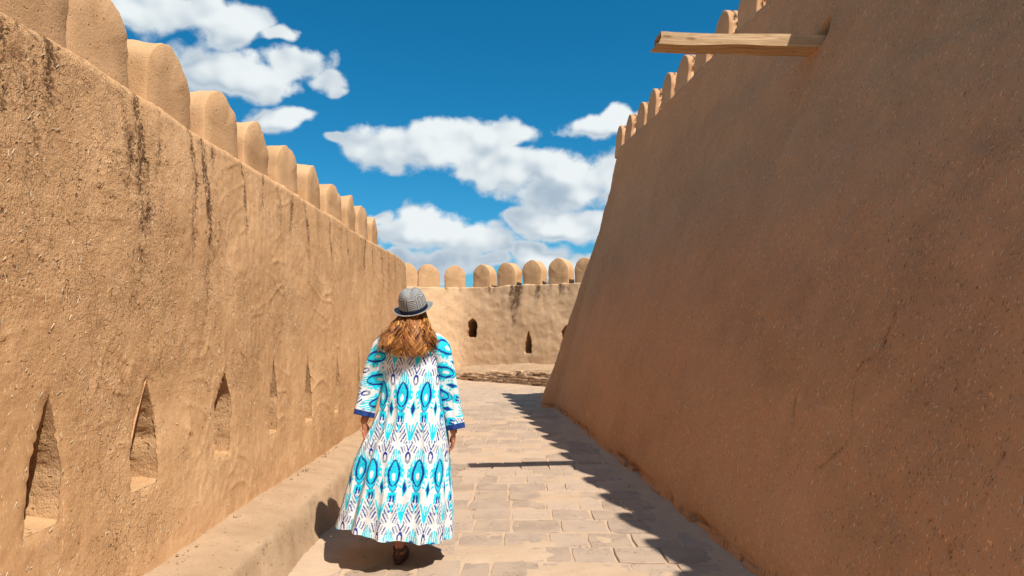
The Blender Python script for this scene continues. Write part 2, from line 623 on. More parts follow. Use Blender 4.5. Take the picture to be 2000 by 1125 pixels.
# ------------------------------------------------------------------ merlons
def merlon_mesh(name, w, h, t, mat, seed, point=0.25, lean=0.0):
    """rounded battlement: arch profile along x, thickness along y (front at y=0, back at y=t), base z=0"""
    n = 28
    prof = []
    hs = 0.46 * h
    for i in range(7):
        prof.append((-w / 2, -0.06 + (hs + 0.06) * i / 6))
    for i in range(1, n):
        a = PI - PI * i / n
        ca, sa = math.cos(a), math.sin(a)
        px = ca * w / 2
        pz = hs + (h - hs) * (sa ** 0.9 * (1 - point) + point * (1 - abs(ca) ** 1.25))
        prof.append((px, pz))
    for i in range(7):
        prof.append((w / 2, hs - (hs + 0.06) * i / 6))
    prof = np.array(prof)
    cz = hs * 0.8
    rows = []
    tt = np.array([0.0, 0.0, 0.0, 0.004, 0.012, 0.035] + list(np.linspace(0.1, t - 0.1, 5)) + [t - 0.035, t - 0.012, t - 0.004, t, t, t])
    sc_ = np.array([0.0, 0.5, 0.965, 0.985, 0.996, 1.0] + [1.0] * 5 + [1.0, 0.996, 0.985, 0.965, 0.5, 0.0])
    P = np.zeros((len(prof), len(tt), 3))
    for j in range(len(tt)):
        P[:, j, 0] = prof[:, 0] * sc_[j]
        zz = prof[:, 1].copy()
        P[:, j, 2] = np.where(zz > cz, cz + (zz - cz) * sc_[j], zz if sc_[j] > 0.9 else zz)
        P[:, j, 2] = np.where(sc_[j] < 0.6, np.minimum(P[:, j, 2], cz + (h - cz) * max(sc_[j], 0.001) + 0 * zz), P[:, j, 2])
        P[:, j, 1] = tt[j]
    so = seed * 3.7
    d = 0.017 * fbm(P[..., 0] * 5 + so, P[..., 1] * 5, P[..., 2] * 5, 3, seed) + 0.0035 * fbm(P[..., 0] * 22 + so, P[..., 1] * 22, P[..., 2] * 22, 2, seed)
    ctr = np.array([0, t / 2, cz])
    out = P - ctr
    out /= np.maximum(np.linalg.norm(out, axis=2, keepdims=True), 1e-6)
    P = P + out * d[..., None]
    P[..., 1] += lean * np.maximum(P[..., 2], 0)
    me = mesh_np(name, P, grid_faces(P.shape[0], P.shape[1]))
    bm = bmesh.new()
    bm.from_mesh(me)
    bmesh.ops.remove_doubles(bm, verts=bm.verts, dist=0.0004)
    bmesh.ops.recalc_face_normals(bm, faces=bm.faces)
    bm.to_mesh(me)
    bm.free()
    me.polygons.foreach_set('use_smooth', np.ones(len(me.polygons), dtype=bool))
    me.materials.append(mat)
    return me


def place_merlon(me, parent, p, tang, inward, z, sx=1.0, sz=1.0, roll=0.0):
    """tang: wall direction, inward: away from the alley"""
    o = bpy.data.objects.new('merlon', me)
    t = Vector((tang[0], tang[1], 0)).normalized()
    n = Vector((inward[0], inward[1], 0)).normalized()
    m = Matrix(((t.x * sx, n.x, 0, p[0]), (t.y * sx, n.y, 0, p[1]), (0, 0, sz, z), (0, 0, 0, 1)))
    o.matrix_world = m @ Matrix.Rotation(roll, 4, 'Z')
    COL.objects.link(o)
    o.parent = parent
    return o


# ------------------------------------------------------------------ loophole helper
def lancet(hw, h, knee=0.34, pw=1.25, n=46, wob=0.05, seed=0):
    """closed outline (s, z), counter-clockwise, base at z=0"""
    r = random.Random(seed)
    p1_, p2_ = r.uniform(0, 6), r.uniform(0, 6)
    wv_ = lambda t_, sg: 1 + wob * (math.sin(t_ * 9 + p1_ + sg) + 0.6 * math.sin(t_ * 21 + p2_ * sg))
    L = []
    m_ = n // 2
    lo = [(-hw * q, 0.0) for q in (0.0, 0.45, 0.85)]
    L += lo
    for i in range(1, m_):
        t = i / m_
        hwt = hw if t < knee else hw * (1 - ((t - knee) / (1 - knee)) ** pw)
        L.append((-hwt * wv_(t, -1), h * t))
    L.append((0.0, h))
    Rr = []
    for i in range(1, m_):
        t = i / m_
        hwt = hw if t < knee else hw * (1 - ((t - knee) / (1 - knee)) ** pw)
        Rr.append((hwt * wv_(t, 1), h * t))
    L += Rr[::-1]
    L += [(hw * 0.85, 0.0), (hw * 0.45, 0.0)]
    return np.array(L)


def inside(poly, x, y):
    c = np.zeros(x.shape, bool)
    n = len(poly)
    for i in range(n):
        x0, y0 = poly[i]
        x1, y1 = poly[(i + 1) % n]
        if y0 == y1:
            continue
        m_ = ((y0 > y) != (y1 > y)) & (x < (x1 - x0) * (y - y0) / (y1 - y0) + x0)
        c ^= m_
    return c


def snap(poly, x, y):
    best = np.full(x.shape, 1e9)
    bx, by = x.copy(), y.copy()
    for i in range(len(poly)):
        p0, p1 = poly[i], poly[(i + 1) % len(poly)]
        d = p1 - p0
        L2 = max(d @ d, 1e-12)
        t = np.clip(((x - p0[0]) * d[0] + (y - p0[1]) * d[1]) / L2, 0, 1)
        qx, qy = p0[0] + t * d[0], p0[1] + t * d[1]
        dd = (qx - x) ** 2 + (qy - y) ** 2
        m_ = dd < best
        best = np.where(m_, dd, best)
        bx, by = np.where(m_, qx, bx), np.where(m_, qy, by)
    return bx, by


def build_wall(parent, surf, S, Zf, edge_rows, disp, streak, holes, mat, niche_mat, niche_depth=0.5, flip=False, niche_label=None):
    """surf(s, z, inset) -> xyz of the undisplaced wall; rows: face heights then (z, inset) edge rows"""
    nf = len(Zf)
    nr = nf + len(edge_rows)
    Sg = np.repeat(S[:, None], nr, 1)
    Zg = np.zeros((len(S), nr))
    Ig = np.zeros((len(S), nr))
    Zg[:, :nf] = Zf[None, :]
    for j, (z, ins) in enumerate(edge_rows):
        Zg[:, nf + j] = z
        Ig[:, nf + j] = ins
    kill = np.zeros((len(S) - 1, nr - 1), bool)
    for h in holes:
        poly = h
        lo, hi = poly.min(0) - .05, poly.max(0) + .05
        cs = 0.5 * (S[:-1] + S[1:])
        ci = np.where((cs > lo[0]) & (cs < hi[0]))[0]
        cj = np.where((Zf[:-1] > lo[1]) & (Zf[:-1] < hi[1]))[0]
        if len(ci) == 0:
            continue
        CS, CZ = np.meshgrid(cs[ci], 0.5 * (Zf[cj] + Zf[cj + 1]), indexing='ij')
        ins = inside(poly, CS, CZ)
        kk = np.zeros_like(kill)
        kk[np.ix_(ci, cj)] = ins
        kill |= kk
        vt_k = np.zeros((len(S), nr), bool)
        vt_a = np.zeros((len(S), nr), bool)
        for di in (0, 1):
            for dj in (0, 1):
                vt_k[di:di + kill.shape[0], dj:dj + kill.shape[1]] |= kk
                vt_a[di:di + kill.shape[0], dj:dj + kill.shape[1]] |= ~kk
        bord = vt_k & vt_a
        nx, ny = snap(poly, Sg[bord], Zg[bord])
        Sg[bord], Zg[bord] = nx, ny
    P = surf(Sg, Zg, Ig)
    N = normals_of(surf(np.repeat(S[:, None], nr, 1), np.concatenate([np.repeat(Zf[None], len(S), 0), Zg[:, nf:]], 1), Ig))
    if flip:
        N = -N
    w = np.ones(nr)
    w[nf + 3:] = 0.6
    D = disp(Sg, Zg) * w[None, :]
    rim = lambda a_, b_: 0.007 * (0.35 + 1.1 * np.abs(fbm(a_ * 26, b_ * 26, 0, 3, 141)))
    for poly in holes:                       # worn, crumbled rims
        lo, hi = poly.min(0) - .08, poly.max(0) + .08
        m = (Sg > lo[0]) & (Sg < hi[0]) & (Zg > lo[1]) & (Zg < hi[1]) & (Ig == 0)
        qx, qy = snap(poly, Sg[m], Zg[m])
        dist = np.hypot(qx - Sg[m], qy - Zg[m])
        D[m] -= rim(Sg[m], Zg[m]) * np.exp(-(dist / 0.02) ** 2)
    P = P + N * D[..., None]
    q = grid_faces(len(S), nr, flip=flip)
    q = q[~kill.reshape(-1)]
    me = mesh_np('wall_body', P, q)
    set_float(me, 'streak', streak(Sg, Zg))
    set_float(me, 'tone', np.clip(0.5 + 0.32 * fbm(Sg * 0.8, Zg * 0.8, 0, 3, 111) + 0.34 * fbm(Sg * 7, Zg * 4, 0, 4, 112) - (0.38 * sstep(Sg, 3.6, 2.3) if len(holes) > 3 else 0.0), 0, 1))  # left wall's near end darkened in colour, mostly imitating lens falloff
    near_top = 0.55 * np.exp(-((Sg - 2.5) / 0.9) ** 2) * sstep(Zg, 1.0, 2.3) if len(holes) > 3 else 0.0
    set_float(me, 'rough', np.clip(near_top + 0.55 + 0.6 * fbm(Sg * 1.3, Zg * 1.3, 0, 3, 113) + 0.35 * fbm(Sg * 6, Zg * 6, 0, 2, 114), 0.12, 1.35))
    body = link('wall_body', me, mat, parent)
    # niche linings
    for hi_, poly in enumerate(holes):
        c = poly.mean(0)
        rows = 26
        dep = niche_depth * np.linspace(0, 1, rows) ** 1.2
        Pn = np.zeros((len(poly), rows, 3))
        for j in range(rows):
            f = j / (rows - 1)
            so = poly[:, 0]
            zo = poly[:, 1]
            so2 = c[0] + (so - c[0]) * (1.002 + 0.5 * f)
            zo2 = zo + 0.03 * f * (zo < c[1])
            base = surf(so2, zo2, np.zeros_like(so2) + dep[j] + 0.012)
            nn = (0.0055 * fbm(so2 * 11, zo2 * 11, dep[j] * 11 + hi_ * 5, 2, 31 + hi_) + 0.0035 * fbm(so2 * 40, zo2 * 40, dep[j] * 40, 2, 35)) * min(1, f * 5)
            base[:, 2] += nn
            base[:, 1] += nn
            if j == 0:
                e = 0.004
                pn = surf(so2, zo2, np.zeros_like(so2))
                base = pn + (disp(so2, zo2) - 0.001 - rim(so2, zo2))[:, None] * np.array(normal_at(surf, so2, zo2, flip))
            Pn[:, j] = base
        cap = Pn[:, -1].mean(0)
        V = np.concatenate([Pn.reshape(-1, 3), cap[None]], 0)
        fq = grid_faces(len(poly), rows, wrap_c=True)
        bm = bmesh.new()
        vs = [bm.verts.new(v) for v in V]
        for f_ in fq:
            bm.faces.new([vs[k_] for k_ in f_])
        for i in range(len(poly)):
            bm.faces.new((vs[i * rows + rows - 1], vs[((i + 1) % len(poly)) * rows + rows - 1], vs[-1]))
        bmesh.ops.recalc_face_normals(bm, faces=bm.faces)
        m2 = bpy.data.meshes.new('loophole')
        bm.to_mesh(m2)
        bm.free()
        link('loophole', m2, niche_mat, parent)
    return body


def normal_at(surf, s, z, flip):
    e = 0.01
    a = surf(s + e, z, np.zeros_like(s)) - surf(s - e, z, np.zeros_like(s))
    b = surf(s, z + e, np.zeros_like(s)) - surf(s, z - e, np.zeros_like(s))
    n = np.cross(a, b)
    n /= np.linalg.norm(n, axis=1, keepdims=True)
    return -n if flip else n


def straw_mesh(name, pts, nrm, tang, mat, parent, seed=1, lmin=0.010, lmax=0.034):
    """short bits of chaff lying in the plaster"""
    r = np.random.RandomState(seed)
    n = len(pts)
    up = np.cross(nrm, tang)
    ang = r.normal(PI / 2, 0.75, n)
    d = tang * np.cos(ang)[:, None] + up * np.sin(ang)[:, None]
    side = np.cross(nrm, d)
    L = r.uniform(lmin, lmax, n)[:, None] / 2
    W = r.uniform(0.0008, 0.0018, n)[:, None]
    hgt = 0.002
    a = pts - d * L
    b = pts + d * L + nrm * r.uniform(-.001, .004, n)[:, None]
    V = np.stack([a - side * W, a + side * W, a + nrm * hgt, b - side * W, b + side * W, b + nrm * hgt], 1).reshape(-1, 3)
    base = np.arange(n)[:, None] * 6
    Fq = np.concatenate([base + np.array([0, 3, 5, 2]), base + np.array([1, 2, 5, 4])], 0)
    me = mesh_np(name, V, Fq, False)
    return tag(link(name, me, mat, parent), kind='stuff')


M_STRAW = plain('straw', (0.62, 0.50, 0.34, 1), 0.7, 0.2, 30, 0.0, 0.3)

# ------------------------------------------------------------------ left wall (parapet on the sunny side)
LW = empty('adobe_wall', (-1.9, 6, 0))
LW.location = (0, 0, 0)
tag(LW, 'sunlit tan adobe parapet wall on the left with rounded merlons and slit loopholes', 'wall', kind='thing')
L_END, L_R = 11.45, 0.85
ARC = L_R * PI / 2


def left_surf(s, z, ins):
    s, z, ins = np.broadcast_arrays(np.asarray(s, float), z, ins)
    bat = 0.045 * (z - 0.3) + ins
    a = np.clip((s - L_END) / L_R, 0, PI / 2)
    ext = np.maximum(s - L_END - ARC, 0)
    cx, cy = -1.755 - L_R, L_END
    rad = np.maximum(L_R - bat, 0.02)
    x = np.where(s < L_END, -1.755 - bat, cx + rad * np.cos(a) - ext)
    y = np.where(s < L_END, s, cy + rad * np.sin(a))
    drop = 0.10 * sstep(s, L_END - 0.6, L_END + 0.9) * sstep(z, 2.2, 2.6)
    return np.stack([x, y, z - drop], -1)


L_STREAKS = [(2.30, .5, .05), (2.50, .75, .035), (2.62, .35, .03), (3.10, .55, .03), (3.24, .95, .045), (3.42, .6, .03), (3.77, .75, .028),
             (3.96, 1.0, .036), (4.10, .4, .03), (4.55, .75, .03), (4.9, .35, .03), (5.25, .5, .035), (5.55, .4, .03), (5.95, .55, .03), (6.3, .5, .04),
             (6.7, .65, .03), (7.1, .6, .03), (7.5, .6, .04), (8.0, .6, .035), (8.4, .7, .035), (8.9, .5, .035), (9.4, .6, .04), (9.9, .5, .04), (10.4, .5, .04), (11, .5, .05)]
SKW = np.random.RandomState(4)
SAMP = SKW.uniform(0.45, 1.0, len(L_STREAKS))
SAMP[[4, 7]] = 1.15


def left_streak(s, z):
    r = np.zeros(np.shape(s))
    top = 2.64
    for (y0, ln, w), amp in zip(L_STREAKS, SAMP):
        c = y0 + 0.03 * np.sin(z * 5 + y0 * 9) + 0.018 * vn(z * 9, y0 * 7, 0, 3)
        fade = sstep(top - z, ln * 1.6, ln * 0.15)
        wid = 1.5 * w * (0.7 + 0.5 * (top - z) / max(ln, .1)) * (1 + 0.5 * vn(z * 14, y0 * 3, 0, 8))
        r = np.maximum(r, amp * fade * np.exp(-((s - c) / np.maximum(wid, .008)) ** 2))
    rag = sstep(z, 2.50, 2.66) * 0.35 * (fbm(s * 9, z * 3, 0, 3, 12) > 0.05)
    r = np.maximum(r, rag)
    r = r * (0.72 + 0.5 * fbm(s * 40, z * 14, 0, 2, 22))
    return np.clip(r, 0, 1.2)


def left_disp(s, z):
    d = 0.020 * fbm(s * 0.9, z * 0.9, 0, 3, 41) + 0.0035 * fbm(s * 5, z * 5, 0, 3, 42)
    # trowel arcs: soft ridges swept through the wet mud
    wv = fbm(s * 1.1, z * 1.1, 0, 2, 43) * 3.0
    rg = 1 - np.abs(np.sin((s * 3.0 + z * 6.5 + wv) * 2.2))
    rg2 = 1 - np.abs(np.sin((s * 5.0 - z * 4.0 + wv * 1.3) * 1.7))
    msk = sstep(fbm(s * 2.3, z * 2.3, 0, 2, 44), 0.0, 0.5)
    d = d + msk * (0.009 * rg ** 9 + 0.008 * rg2 ** 11) + 0.0022 * vn(s * 55, z * 2.5, 0, 50) * sstep(s, 3.0, 5.0)
    d = d + 0.0019 * fbm(s * 24, z * 18, 0, 3, 45) + 0.0016 * vn(s * 75, z * 60, 0, 46)
    pits = np.maximum(vn(s * 38, z * 34, 0, 47) - 0.62, 0) * sstep(fbm(s * 3, z * 3, 0, 2, 48), -0.1, 0.5)
    d = d - 0.014 * pits
    st = left_streak(s, z)
    d = d - 0.010 * st * (0.6 + 0.8 * np.abs(vn(s * 70, z * 55, 0, 49)))
    return d


LH = [(2.565, .735, .51, .098, .36, 1.3), (3.292, .725, .52, .118, .40, 1.2), (4.15, .705, .52, .112, .50, 1.8), (5.04, .71, .55, .085, .45, 1.2),
      (5.91, .675, .59, .085, .4, 1.2), (6.79, .645, .61, .08, .4, 1.2), (7.72, .61, .63, .08, .4, 1.2), (8.62, .60, .63, .08, .4, 1.2), (9.55, .60, .63, .08, .4, 1.2)]
holesL = []
for i, (y0, z0, h, hw, kn, pw) in enumerate(LH):
    p = lancet(hw, h, kn, pw, 90, 0.03, i)
    p[:, 0] += y0 + 0.05 * (p[:, 1] / h)
    p[:, 1] += z0
    holesL.append(p)
S = np.concatenate([np.arange(-3, 2.0, 0.12), np.arange(2.0, 5.4, 0.0135), np.arange(5.4, 9, 0.022), np.arange(9, L_END + ARC, 0.035), np.arange(L_END + ARC, L_END + ARC + 2.5, 0.12)])
Zf = np.concatenate([np.arange(0, 0.22, 0.06), np.arange(0.22, 2.625, 0.0145)])
edgeL = [(2.638, 0.004), (2.648, 0.016), (2.652, 0.045), (2.655, 0.12), (2.655, 0.25), (2.655, 0.42), (2.64, 0.60), (2.6, 0.66), (1.4, 0.70), (0.0, 0.72)]
build_wall(LW, left_surf, S, Zf, edgeL, left_disp, left_streak, holesL, M_LEFT, M_NICHE, 0.60, flip=False)
ML = [merlon_mesh('merlon_left', 0.485, 0.405, 0.34, M_MERLON, i, 0.22) for i in range(4)]
edgeY = [3.235, 3.87, 4.52, 5.17, 5.845, 6.565, 7.29, 8.04, 8.69, 9.45]
for i, ye in enumerate([1.35, 2.0, 2.74] + edgeY):
    w = 0.485 + 0.03 * math.sin(i * 2.3)
    yc = ye - w / 2
    xo = -1.905 + 0.006 * math.sin(i * 5.1)
    sz = 1.0 + 0.055 * math.sin(i * 1.9) + (0.12 if ye < 3.3 else 0)
    if abs(ye - 2.74) < 1e-6:
        xo = -1.875
    place_merlon(ML[i % 4], LW, (xo, yc), (0, 1), (-1, 0), 2.648, w / 0.485, sz, 0.05 * math.sin(i * 3.3))

# ------------------------------------------------------------------ low ledge at the foot of the left wall
ys2 = np.concatenate([np.arange(-3, 2.6, 0.12), np.arange(2.6, 9, 0.03), np.arange(9, 12.6, 0.07)])
prof = [(0.0, -0.03)]
nprof = 34
T = np.linspace(0, 1, nprof)
LP = np.zeros((len(ys2), nprof, 3))
for i, y in enumerate(ys2):
    fx = float(ledge_foot_x(y))
    bend = 0.0
    if y > 11.6:
        bend = -0.9 * ((y - 11.6) / 1.0) ** 2
    ctrl = np.array([(fx + 0.03, -0.04), (fx + 0.005, 0.01), (fx - 0.05, 0.14), (fx - 0.085, 0.25), (fx - 0.12, 0.285), (fx - 0.2, 0.30), (-1.745, 0.325), (-1.86, 0.335)])
    tt = np.linspace(0, 1, len(ctrl))
    LP[i, :, 0] = np.interp(T, tt, ctrl[:, 0]) + bend
    LP[i, :, 1] = y
    LP[i, :, 2] = np.interp(T, tt, ctrl[:, 1])
for _ in range(3):
    LP[:, 1:-1] = 0.5 * LP[:, 1:-1] + 0.25 * (LP[:, :-2] + LP[:, 2:])
dd = 0.016 * fbm(LP[..., 1] * 1.6, T[None] * 2.0, 0, 3, 61) + 0.007 * fbm(LP[..., 1] * 8, T[None] * 5, 0, 3, 62) + 0.0025 * fbm(LP[..., 1] * 30, T[None] * 20, 0, 2, 63)
LP[..., 0] += dd * (T[None] < 0.7)
LP[..., 2] += dd * 0.8 + 0.012 * np.maximum(vn(LP[..., 1] * 20, T[None] * 14, 0, 66) - .45, 0) * (T[None] > 0.75)
me = mesh_np('mud_ledge', LP, grid_faces(len(ys2), nprof, flip=True))
ledge = link('mud_ledge', me, M_LEDGE)
tag(ledge, 'low rounded mud ledge running along the foot of the left wall', 'ledge')
# crumbs of plaster gathered in the corner of wall and ledge
rs = np.random.RandomState(9)
bm = bmesh.new()
for i in range(70):
    y = 2.8 + 8 * rs.rand() ** 1.5
    r = rs.uniform(.004, .011) * (1 if rs.rand() < .9 else 1.6)
    m = Matrix.Translation((-1.735 + rs.exponential(.018), y, 0.325 + r * .3)) @ Euler(tuple(rs.rand(3) * 6)).to_matrix().to_4x4() @ Matrix.Diagonal((r, r * rs.uniform(.6, 1.4), r * .7, 1))
    bmesh.ops.create_icosphere(bm, subdivisions=1, radius=1.0, matrix=m)
me = bpy.data.meshes.new('plaster_crumbs')
bm.to_mesh(me)
bm.free()
tag(link('plaster_crumbs', me, M_LEDGE, ledge), kind='stuff')

# ------------------------------------------------------------------ right wall (tall battered wall in shade)
RW = empty('adobe_wall')
tag(RW, 'tall leaning brown adobe wall on the right in shade, crowned by a row of merlons', 'wall', kind='thing')
GZ_ = np.array([0, .2, 1.2, 2.33, 3.27, 4.04, 4.64, 4.85, 5.2])
GV_ = np.array([0, .018, .235, .472, .688, .845, .930, .953, .99]) / 0.953
R_END = 12.40


def right_surf(s, z, ins):
    s, z, ins = np.broadcast_arrays(np.asarray(s, float), z, ins)
    g = np.interp(z, GZ_, GV_)
    sy = np.minimum(s, R_END)
    toe = 0.0
    # along the alley
    xb, xt = right_base_x(sy), right_top_x(sy)
    x = xb + (xt - xb) * g + ins
    y = sy.copy()
    # the rounded corner and the end face, turning to the right; its foot flares into the alley
    k_ = np.clip((s - R_END) / 0.55, 0, 1)
    e = np.maximum(s - R_END - 0.55, 0)
    a = k_ * PI / 2
    rr = 0.35
    top_x = right_top_x(R_END) + rr * (1 - np.cos(a)) + e
    top_y = R_END + rr * np.sin(a)
    fl = np.sin(np.clip(k_ * 2.4, 0, 1) * PI / 2)
    bx = right_base_x(R_END) - 0.27 * fl + 0.9 * np.clip(k_ - 0.42, 0, 1) ** 1.5 * 1.2 + e
    by = R_END + 0.30 * np.clip(k_ * 1.6, 0, 1) + 0.45 * np.clip(k_ - 0.4, 0, 1)
    xe = bx + (top_x - bx) * g + ins * np.cos(a)
    ye = by + (top_y - by) * g - ins * np.sin(a)
    m = s > R_END
    return np.stack([np.where(m, xe, x), np.where(m, ye, y), z], -1)


CRACKS = [[(1740, 640), (1722, 690), (1690, 705), (1672, 735), (1665, 800), (1668, 845), (1640, 880), (1620, 897), (1590, 920)],
          [(1560, 765), (1548, 800), (1552, 835)], [(1960, 880), (1940, 930), (1925, 980)], [(1815, 1010), (1850, 1060), (1870, 1110)],
          [(1745, 640), (1750, 600)], [(1490, 615), (1484, 655)]]


def right_hit(u, v):
    """where the line of sight through a point of the plan meets the battered face"""
    d = pix_ray(u, v)
    lo, hi = 0.5, 30.0
    for _ in range(50):
        k_ = 0.5 * (lo + hi)
        x, y, z = d.x * k_, d.y * k_, CAM_H + d.z * k_
        g = float(np.interp(z, GZ_, GV_))
        xs_ = right_base_x(y) + (right_top_x(y) - right_base_x(y)) * g
        if x < xs_:
            lo = k_
        else:
            hi = k_
    return d.y * lo, CAM_H + d.z * lo


CR = [[right_hit(*p) for p in c] for c in CRACKS]
BEAM_S, BEAM_Z = right_hit(1592, 88)


def right_crack(s, z):
    r = np.zeros(np.shape(s))
    for c in CR:
        for (p0, p1) in zip(c[:-1], c[1:]):
            lo0, hi0 = min(p0[0], p1[0]) - .06, max(p0[0], p1[0]) + .06
            lo1, hi1 = min(p0[1], p1[1]) - .06, max(p0[1], p1[1]) + .06
            m = (s > lo0) & (s < hi0) & (z > lo1) & (z < hi1)
            if not m.any():
                continue
            d0, d1 = p1[0] - p0[0], p1[1] - p0[1]
            ss = s[m] + 0.012 * vn(z[m] * 40, s[m] * 9, 0, 90)
            t = np.clip(((ss - p0[0]) * d0 + (z[m] - p0[1]) * d1) / (d0 * d0 + d1 * d1), 0, 1)
            q = np.hypot(ss - p0[0] - t * d0, z[m] - p0[1] - t * d1)
            r[m] = np.maximum(r[m], np.exp(-(q / 0.006) ** 2))
    return r


def right_gouge(s, z):
    # broken hollow above the root of the beam, tapering up and to the near side
    ds, dz = BEAM_S - s, z - BEAM_Z
    c = 0.02 + 0.55 * np.maximum(dz, 0)
    w = 0.075 * np.clip(1 - (dz - 0.03) / 0.21, 0, 1)
    return np.exp(-((ds - c) / np.maximum(w, 0.022)) ** 2) * sstep(dz, -0.03, 0.0) * sstep(dz, 0.21, 0.13)


def right_disp(s, z):
    d = 0.016 * fbm(s * 0.7, z * 0.7, 0, 3, 71) + 0.008 * fbm(s * 4, z * 3, 0, 3, 72)
    d = d + 0.0045 * fbm(s * 16, z * 9, 0, 3, 73) + 0.0022 * vn(s * 45, z * 24, 0, 74)
    d = d - 0.016 * np.maximum(vn(s * 30, z * 14, 0, 75) - 0.62, 0) * sstep(fbm(s * 1.7, z * 1.7, 0, 2, 76), -0.1, 0.5)
    d = d - 0.012 * right_crack(s, z) - 0.22 * right_gouge(s, z)
    # eroded foot with an undercut
    un = np.exp(-((z - 0.05) / 0.04) ** 2)
    d = d - 0.055 * un * np.clip(0.4 + fbm(s * 4.0, 0.3, 0, 3, 77), 0, 1)
    return d


def right_dark(s, z):
    r = 0.55 * right_crack(s, z) + 0.9 * right_gouge(s, z) + 0.55 * np.exp(-((z - 0.05) / 0.035) ** 2) * np.clip(fbm(s * 5, z * 9, 0, 3, 78) + .15, 0, 1)  # shade of the hollow is put into the colour; cracks and foot darkened too
    return np.clip(r, 0, 1)


S = np.concatenate([np.arange(-4, 1.9, 0.15), np.arange(1.9, 5.0, 0.0145), np.arange(5.0, 8.5, 0.022), np.arange(8.5, R_END, 0.032), np.linspace(R_END, R_END + 0.55, 30), np.arange(R_END + 0.6, R_END + 4, 0.12)])
Zf = np.concatenate([np.arange(-0.05, 0.18, 0.012), np.arange(0.18, 4.84, 0.0195)])
edgeR = [(4.848, 0.012), (4.855, 0.03), (4.858, 0.06), (4.86, 0.2), (4.86, 0.4), (4.86, 0.8), (4.78, 1.2), (3.0, 1.3), (0.0, 1.4)]
build_wall(RW, right_surf, S, Zf, edgeR, right_disp, right_dark, [], M_RIGHT, M_NICHE, flip=True)
MR = [merlon_mesh('merlon_right', 0.445, 0.52, 0.18, M_MERLON_R, 10 + i, 0.26, 0.08) for i in range(4)]
tdir = Vector((-0.112, 1, 0)).normalized()
ndir = Vector((1, 0.112, 0)).normalized()
for i in range(23):
    yc = 12.46 - 0.655 * i + 0.02 * math.sin(i * 2.7)
    x = right_top_x(yc) + 0.014 + 0.006 * math.sin(i * 4.1)
    place_merlon(MR[i % 4], RW, (x, yc), tdir, ndir, 4.83, 1.0 + 0.03 * math.sin(i * 1.7), 1 + 0.04 * math.sin(i * 3.1), 0.03 * math.sin(i * 2.2))
for i in range(5):
    x = right_top_x(R_END) + 0.9 + 0.66 * i
    place_merlon(MR[i % 4], RW, (x, 12.73), (1, 0), (0, -1), 4.872)
# straw in the near stretch of the shaded wall
rs = np.random.RandomState(3)
n = 3200
ss = 1.9 + 8 * rs.rand(n) ** 1.7
zz = rs.uniform(0.15, 4.6, n)
nn = normal_at(right_surf, ss, zz, True)
pp = right_surf(ss, zz, 0 * ss) + nn * (right_disp(ss, zz) + 0.001)[:, None]
straw_mesh('straw', pp, nn, np.tile(np.array([[-.08, 1.0, 0]]), (n, 1)), M_STRAW, RW, 5)
n = 1100
ss = 2.0 + 5 * rs.rand(n) ** 1.5
zz = rs.uniform(0.4, 2.6, n)
ok = np.ones(n, bool)
for h in holesL:
    ok &= ~inside(h, ss, zz)
ss, zz = ss[ok], zz[ok]
nn = normal_at(left_surf, ss, zz, False)
pp = left_surf(ss, zz, 0 * ss) + nn * (left_disp(ss, zz) + 0.0005)[:, None]
straw_mesh('straw', pp, nn, np.tile(np.array([[0, 1.0, 0]]), (len(ss), 1)), M_STRAW, LW, 6, 0.008, 0.028)


def brick_mesh(seed, lx, ly, lz, j=0.008):
    r = random.Random(seed)
    bm = bmesh.new()
    bmesh.ops.create_cube(bm, size=1.0)
    bmesh.ops.scale(bm, vec=(lx, ly, lz), verts=bm.verts)
    bmesh.ops.bevel(bm, geom=bm.edges[:], offset=0.008, segments=1, affect='EDGES')
    for v in bm.verts:
        v.co += Vector((r.uniform(-j, j), r.uniform(-j, j), r.uniform(-j, j)))
    me_ = bpy.data.meshes.new('brick')
    bm.to_mesh(me_)
    bm.free()
    me_.materials.append(M_BRICK)
    return me_


# worn footing bricks showing through at the foot of the shaded wall
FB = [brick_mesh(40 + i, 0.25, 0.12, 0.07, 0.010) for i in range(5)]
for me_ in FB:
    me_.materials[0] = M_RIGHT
y = 3.4
while y < 12.3:
    L = 0.27 + rnd.uniform(-.03, .06)
    if rnd.random() < 0.62:
        o = bpy.data.objects.new('brick', FB[rnd.randrange(5)])
        yc = y + L / 2
        o.location = (right_base_x(yc) + 0.060 + rnd.uniform(-.02, .012), yc, 0.012 + rnd.uniform(-.012, .012))
        o.rotation_euler = (rnd.gauss(0, .06), rnd.gauss(0, .06), PI / 2 + 0.08 + rnd.gauss(0, .05))
        COL.objects.link(o)
        o.parent = RW
    y += L

# ------------------------------------------------------------------ far wall closing the alley
FW = empty('adobe_wall')
tag(FW, 'far sunlit adobe wall closing the alley, bent in the middle, with seven rounded merlons', 'wall', kind='thing')
FP = [(-5.2, 18.55), (-1.50, 19.72), (1.65, 17.50), (5.2, 15.0)]


def far_path():
    pts = []
    for i in range(len(FP) - 1):
        for t in np.linspace(0, 1, 240, endpoint=False):
            pts.append(np.array(FP[i]) * (1 - t) + np.array(FP[i + 1]) * t)
    pts.append(np.array(FP[-1]))
    pts = np.array(pts)
    for _ in range(900):
        pts[1:-1] = 0.5 * pts[1:-1] + 0.25 * (pts[:-2] + pts[2:])
    s = np.concatenate([[0], np.cumsum(np.linalg.norm(np.diff(pts, axis=0), axis=1))])
    return pts, s


FPT, FS = far_path()
FT = np.gradient(FPT, axis=0)
FT /= np.linalg.norm(FT, axis=1, keepdims=True)
FNI = np.stack([-FT[:, 1], FT[:, 0]], 1)      # inward (away from the camera)


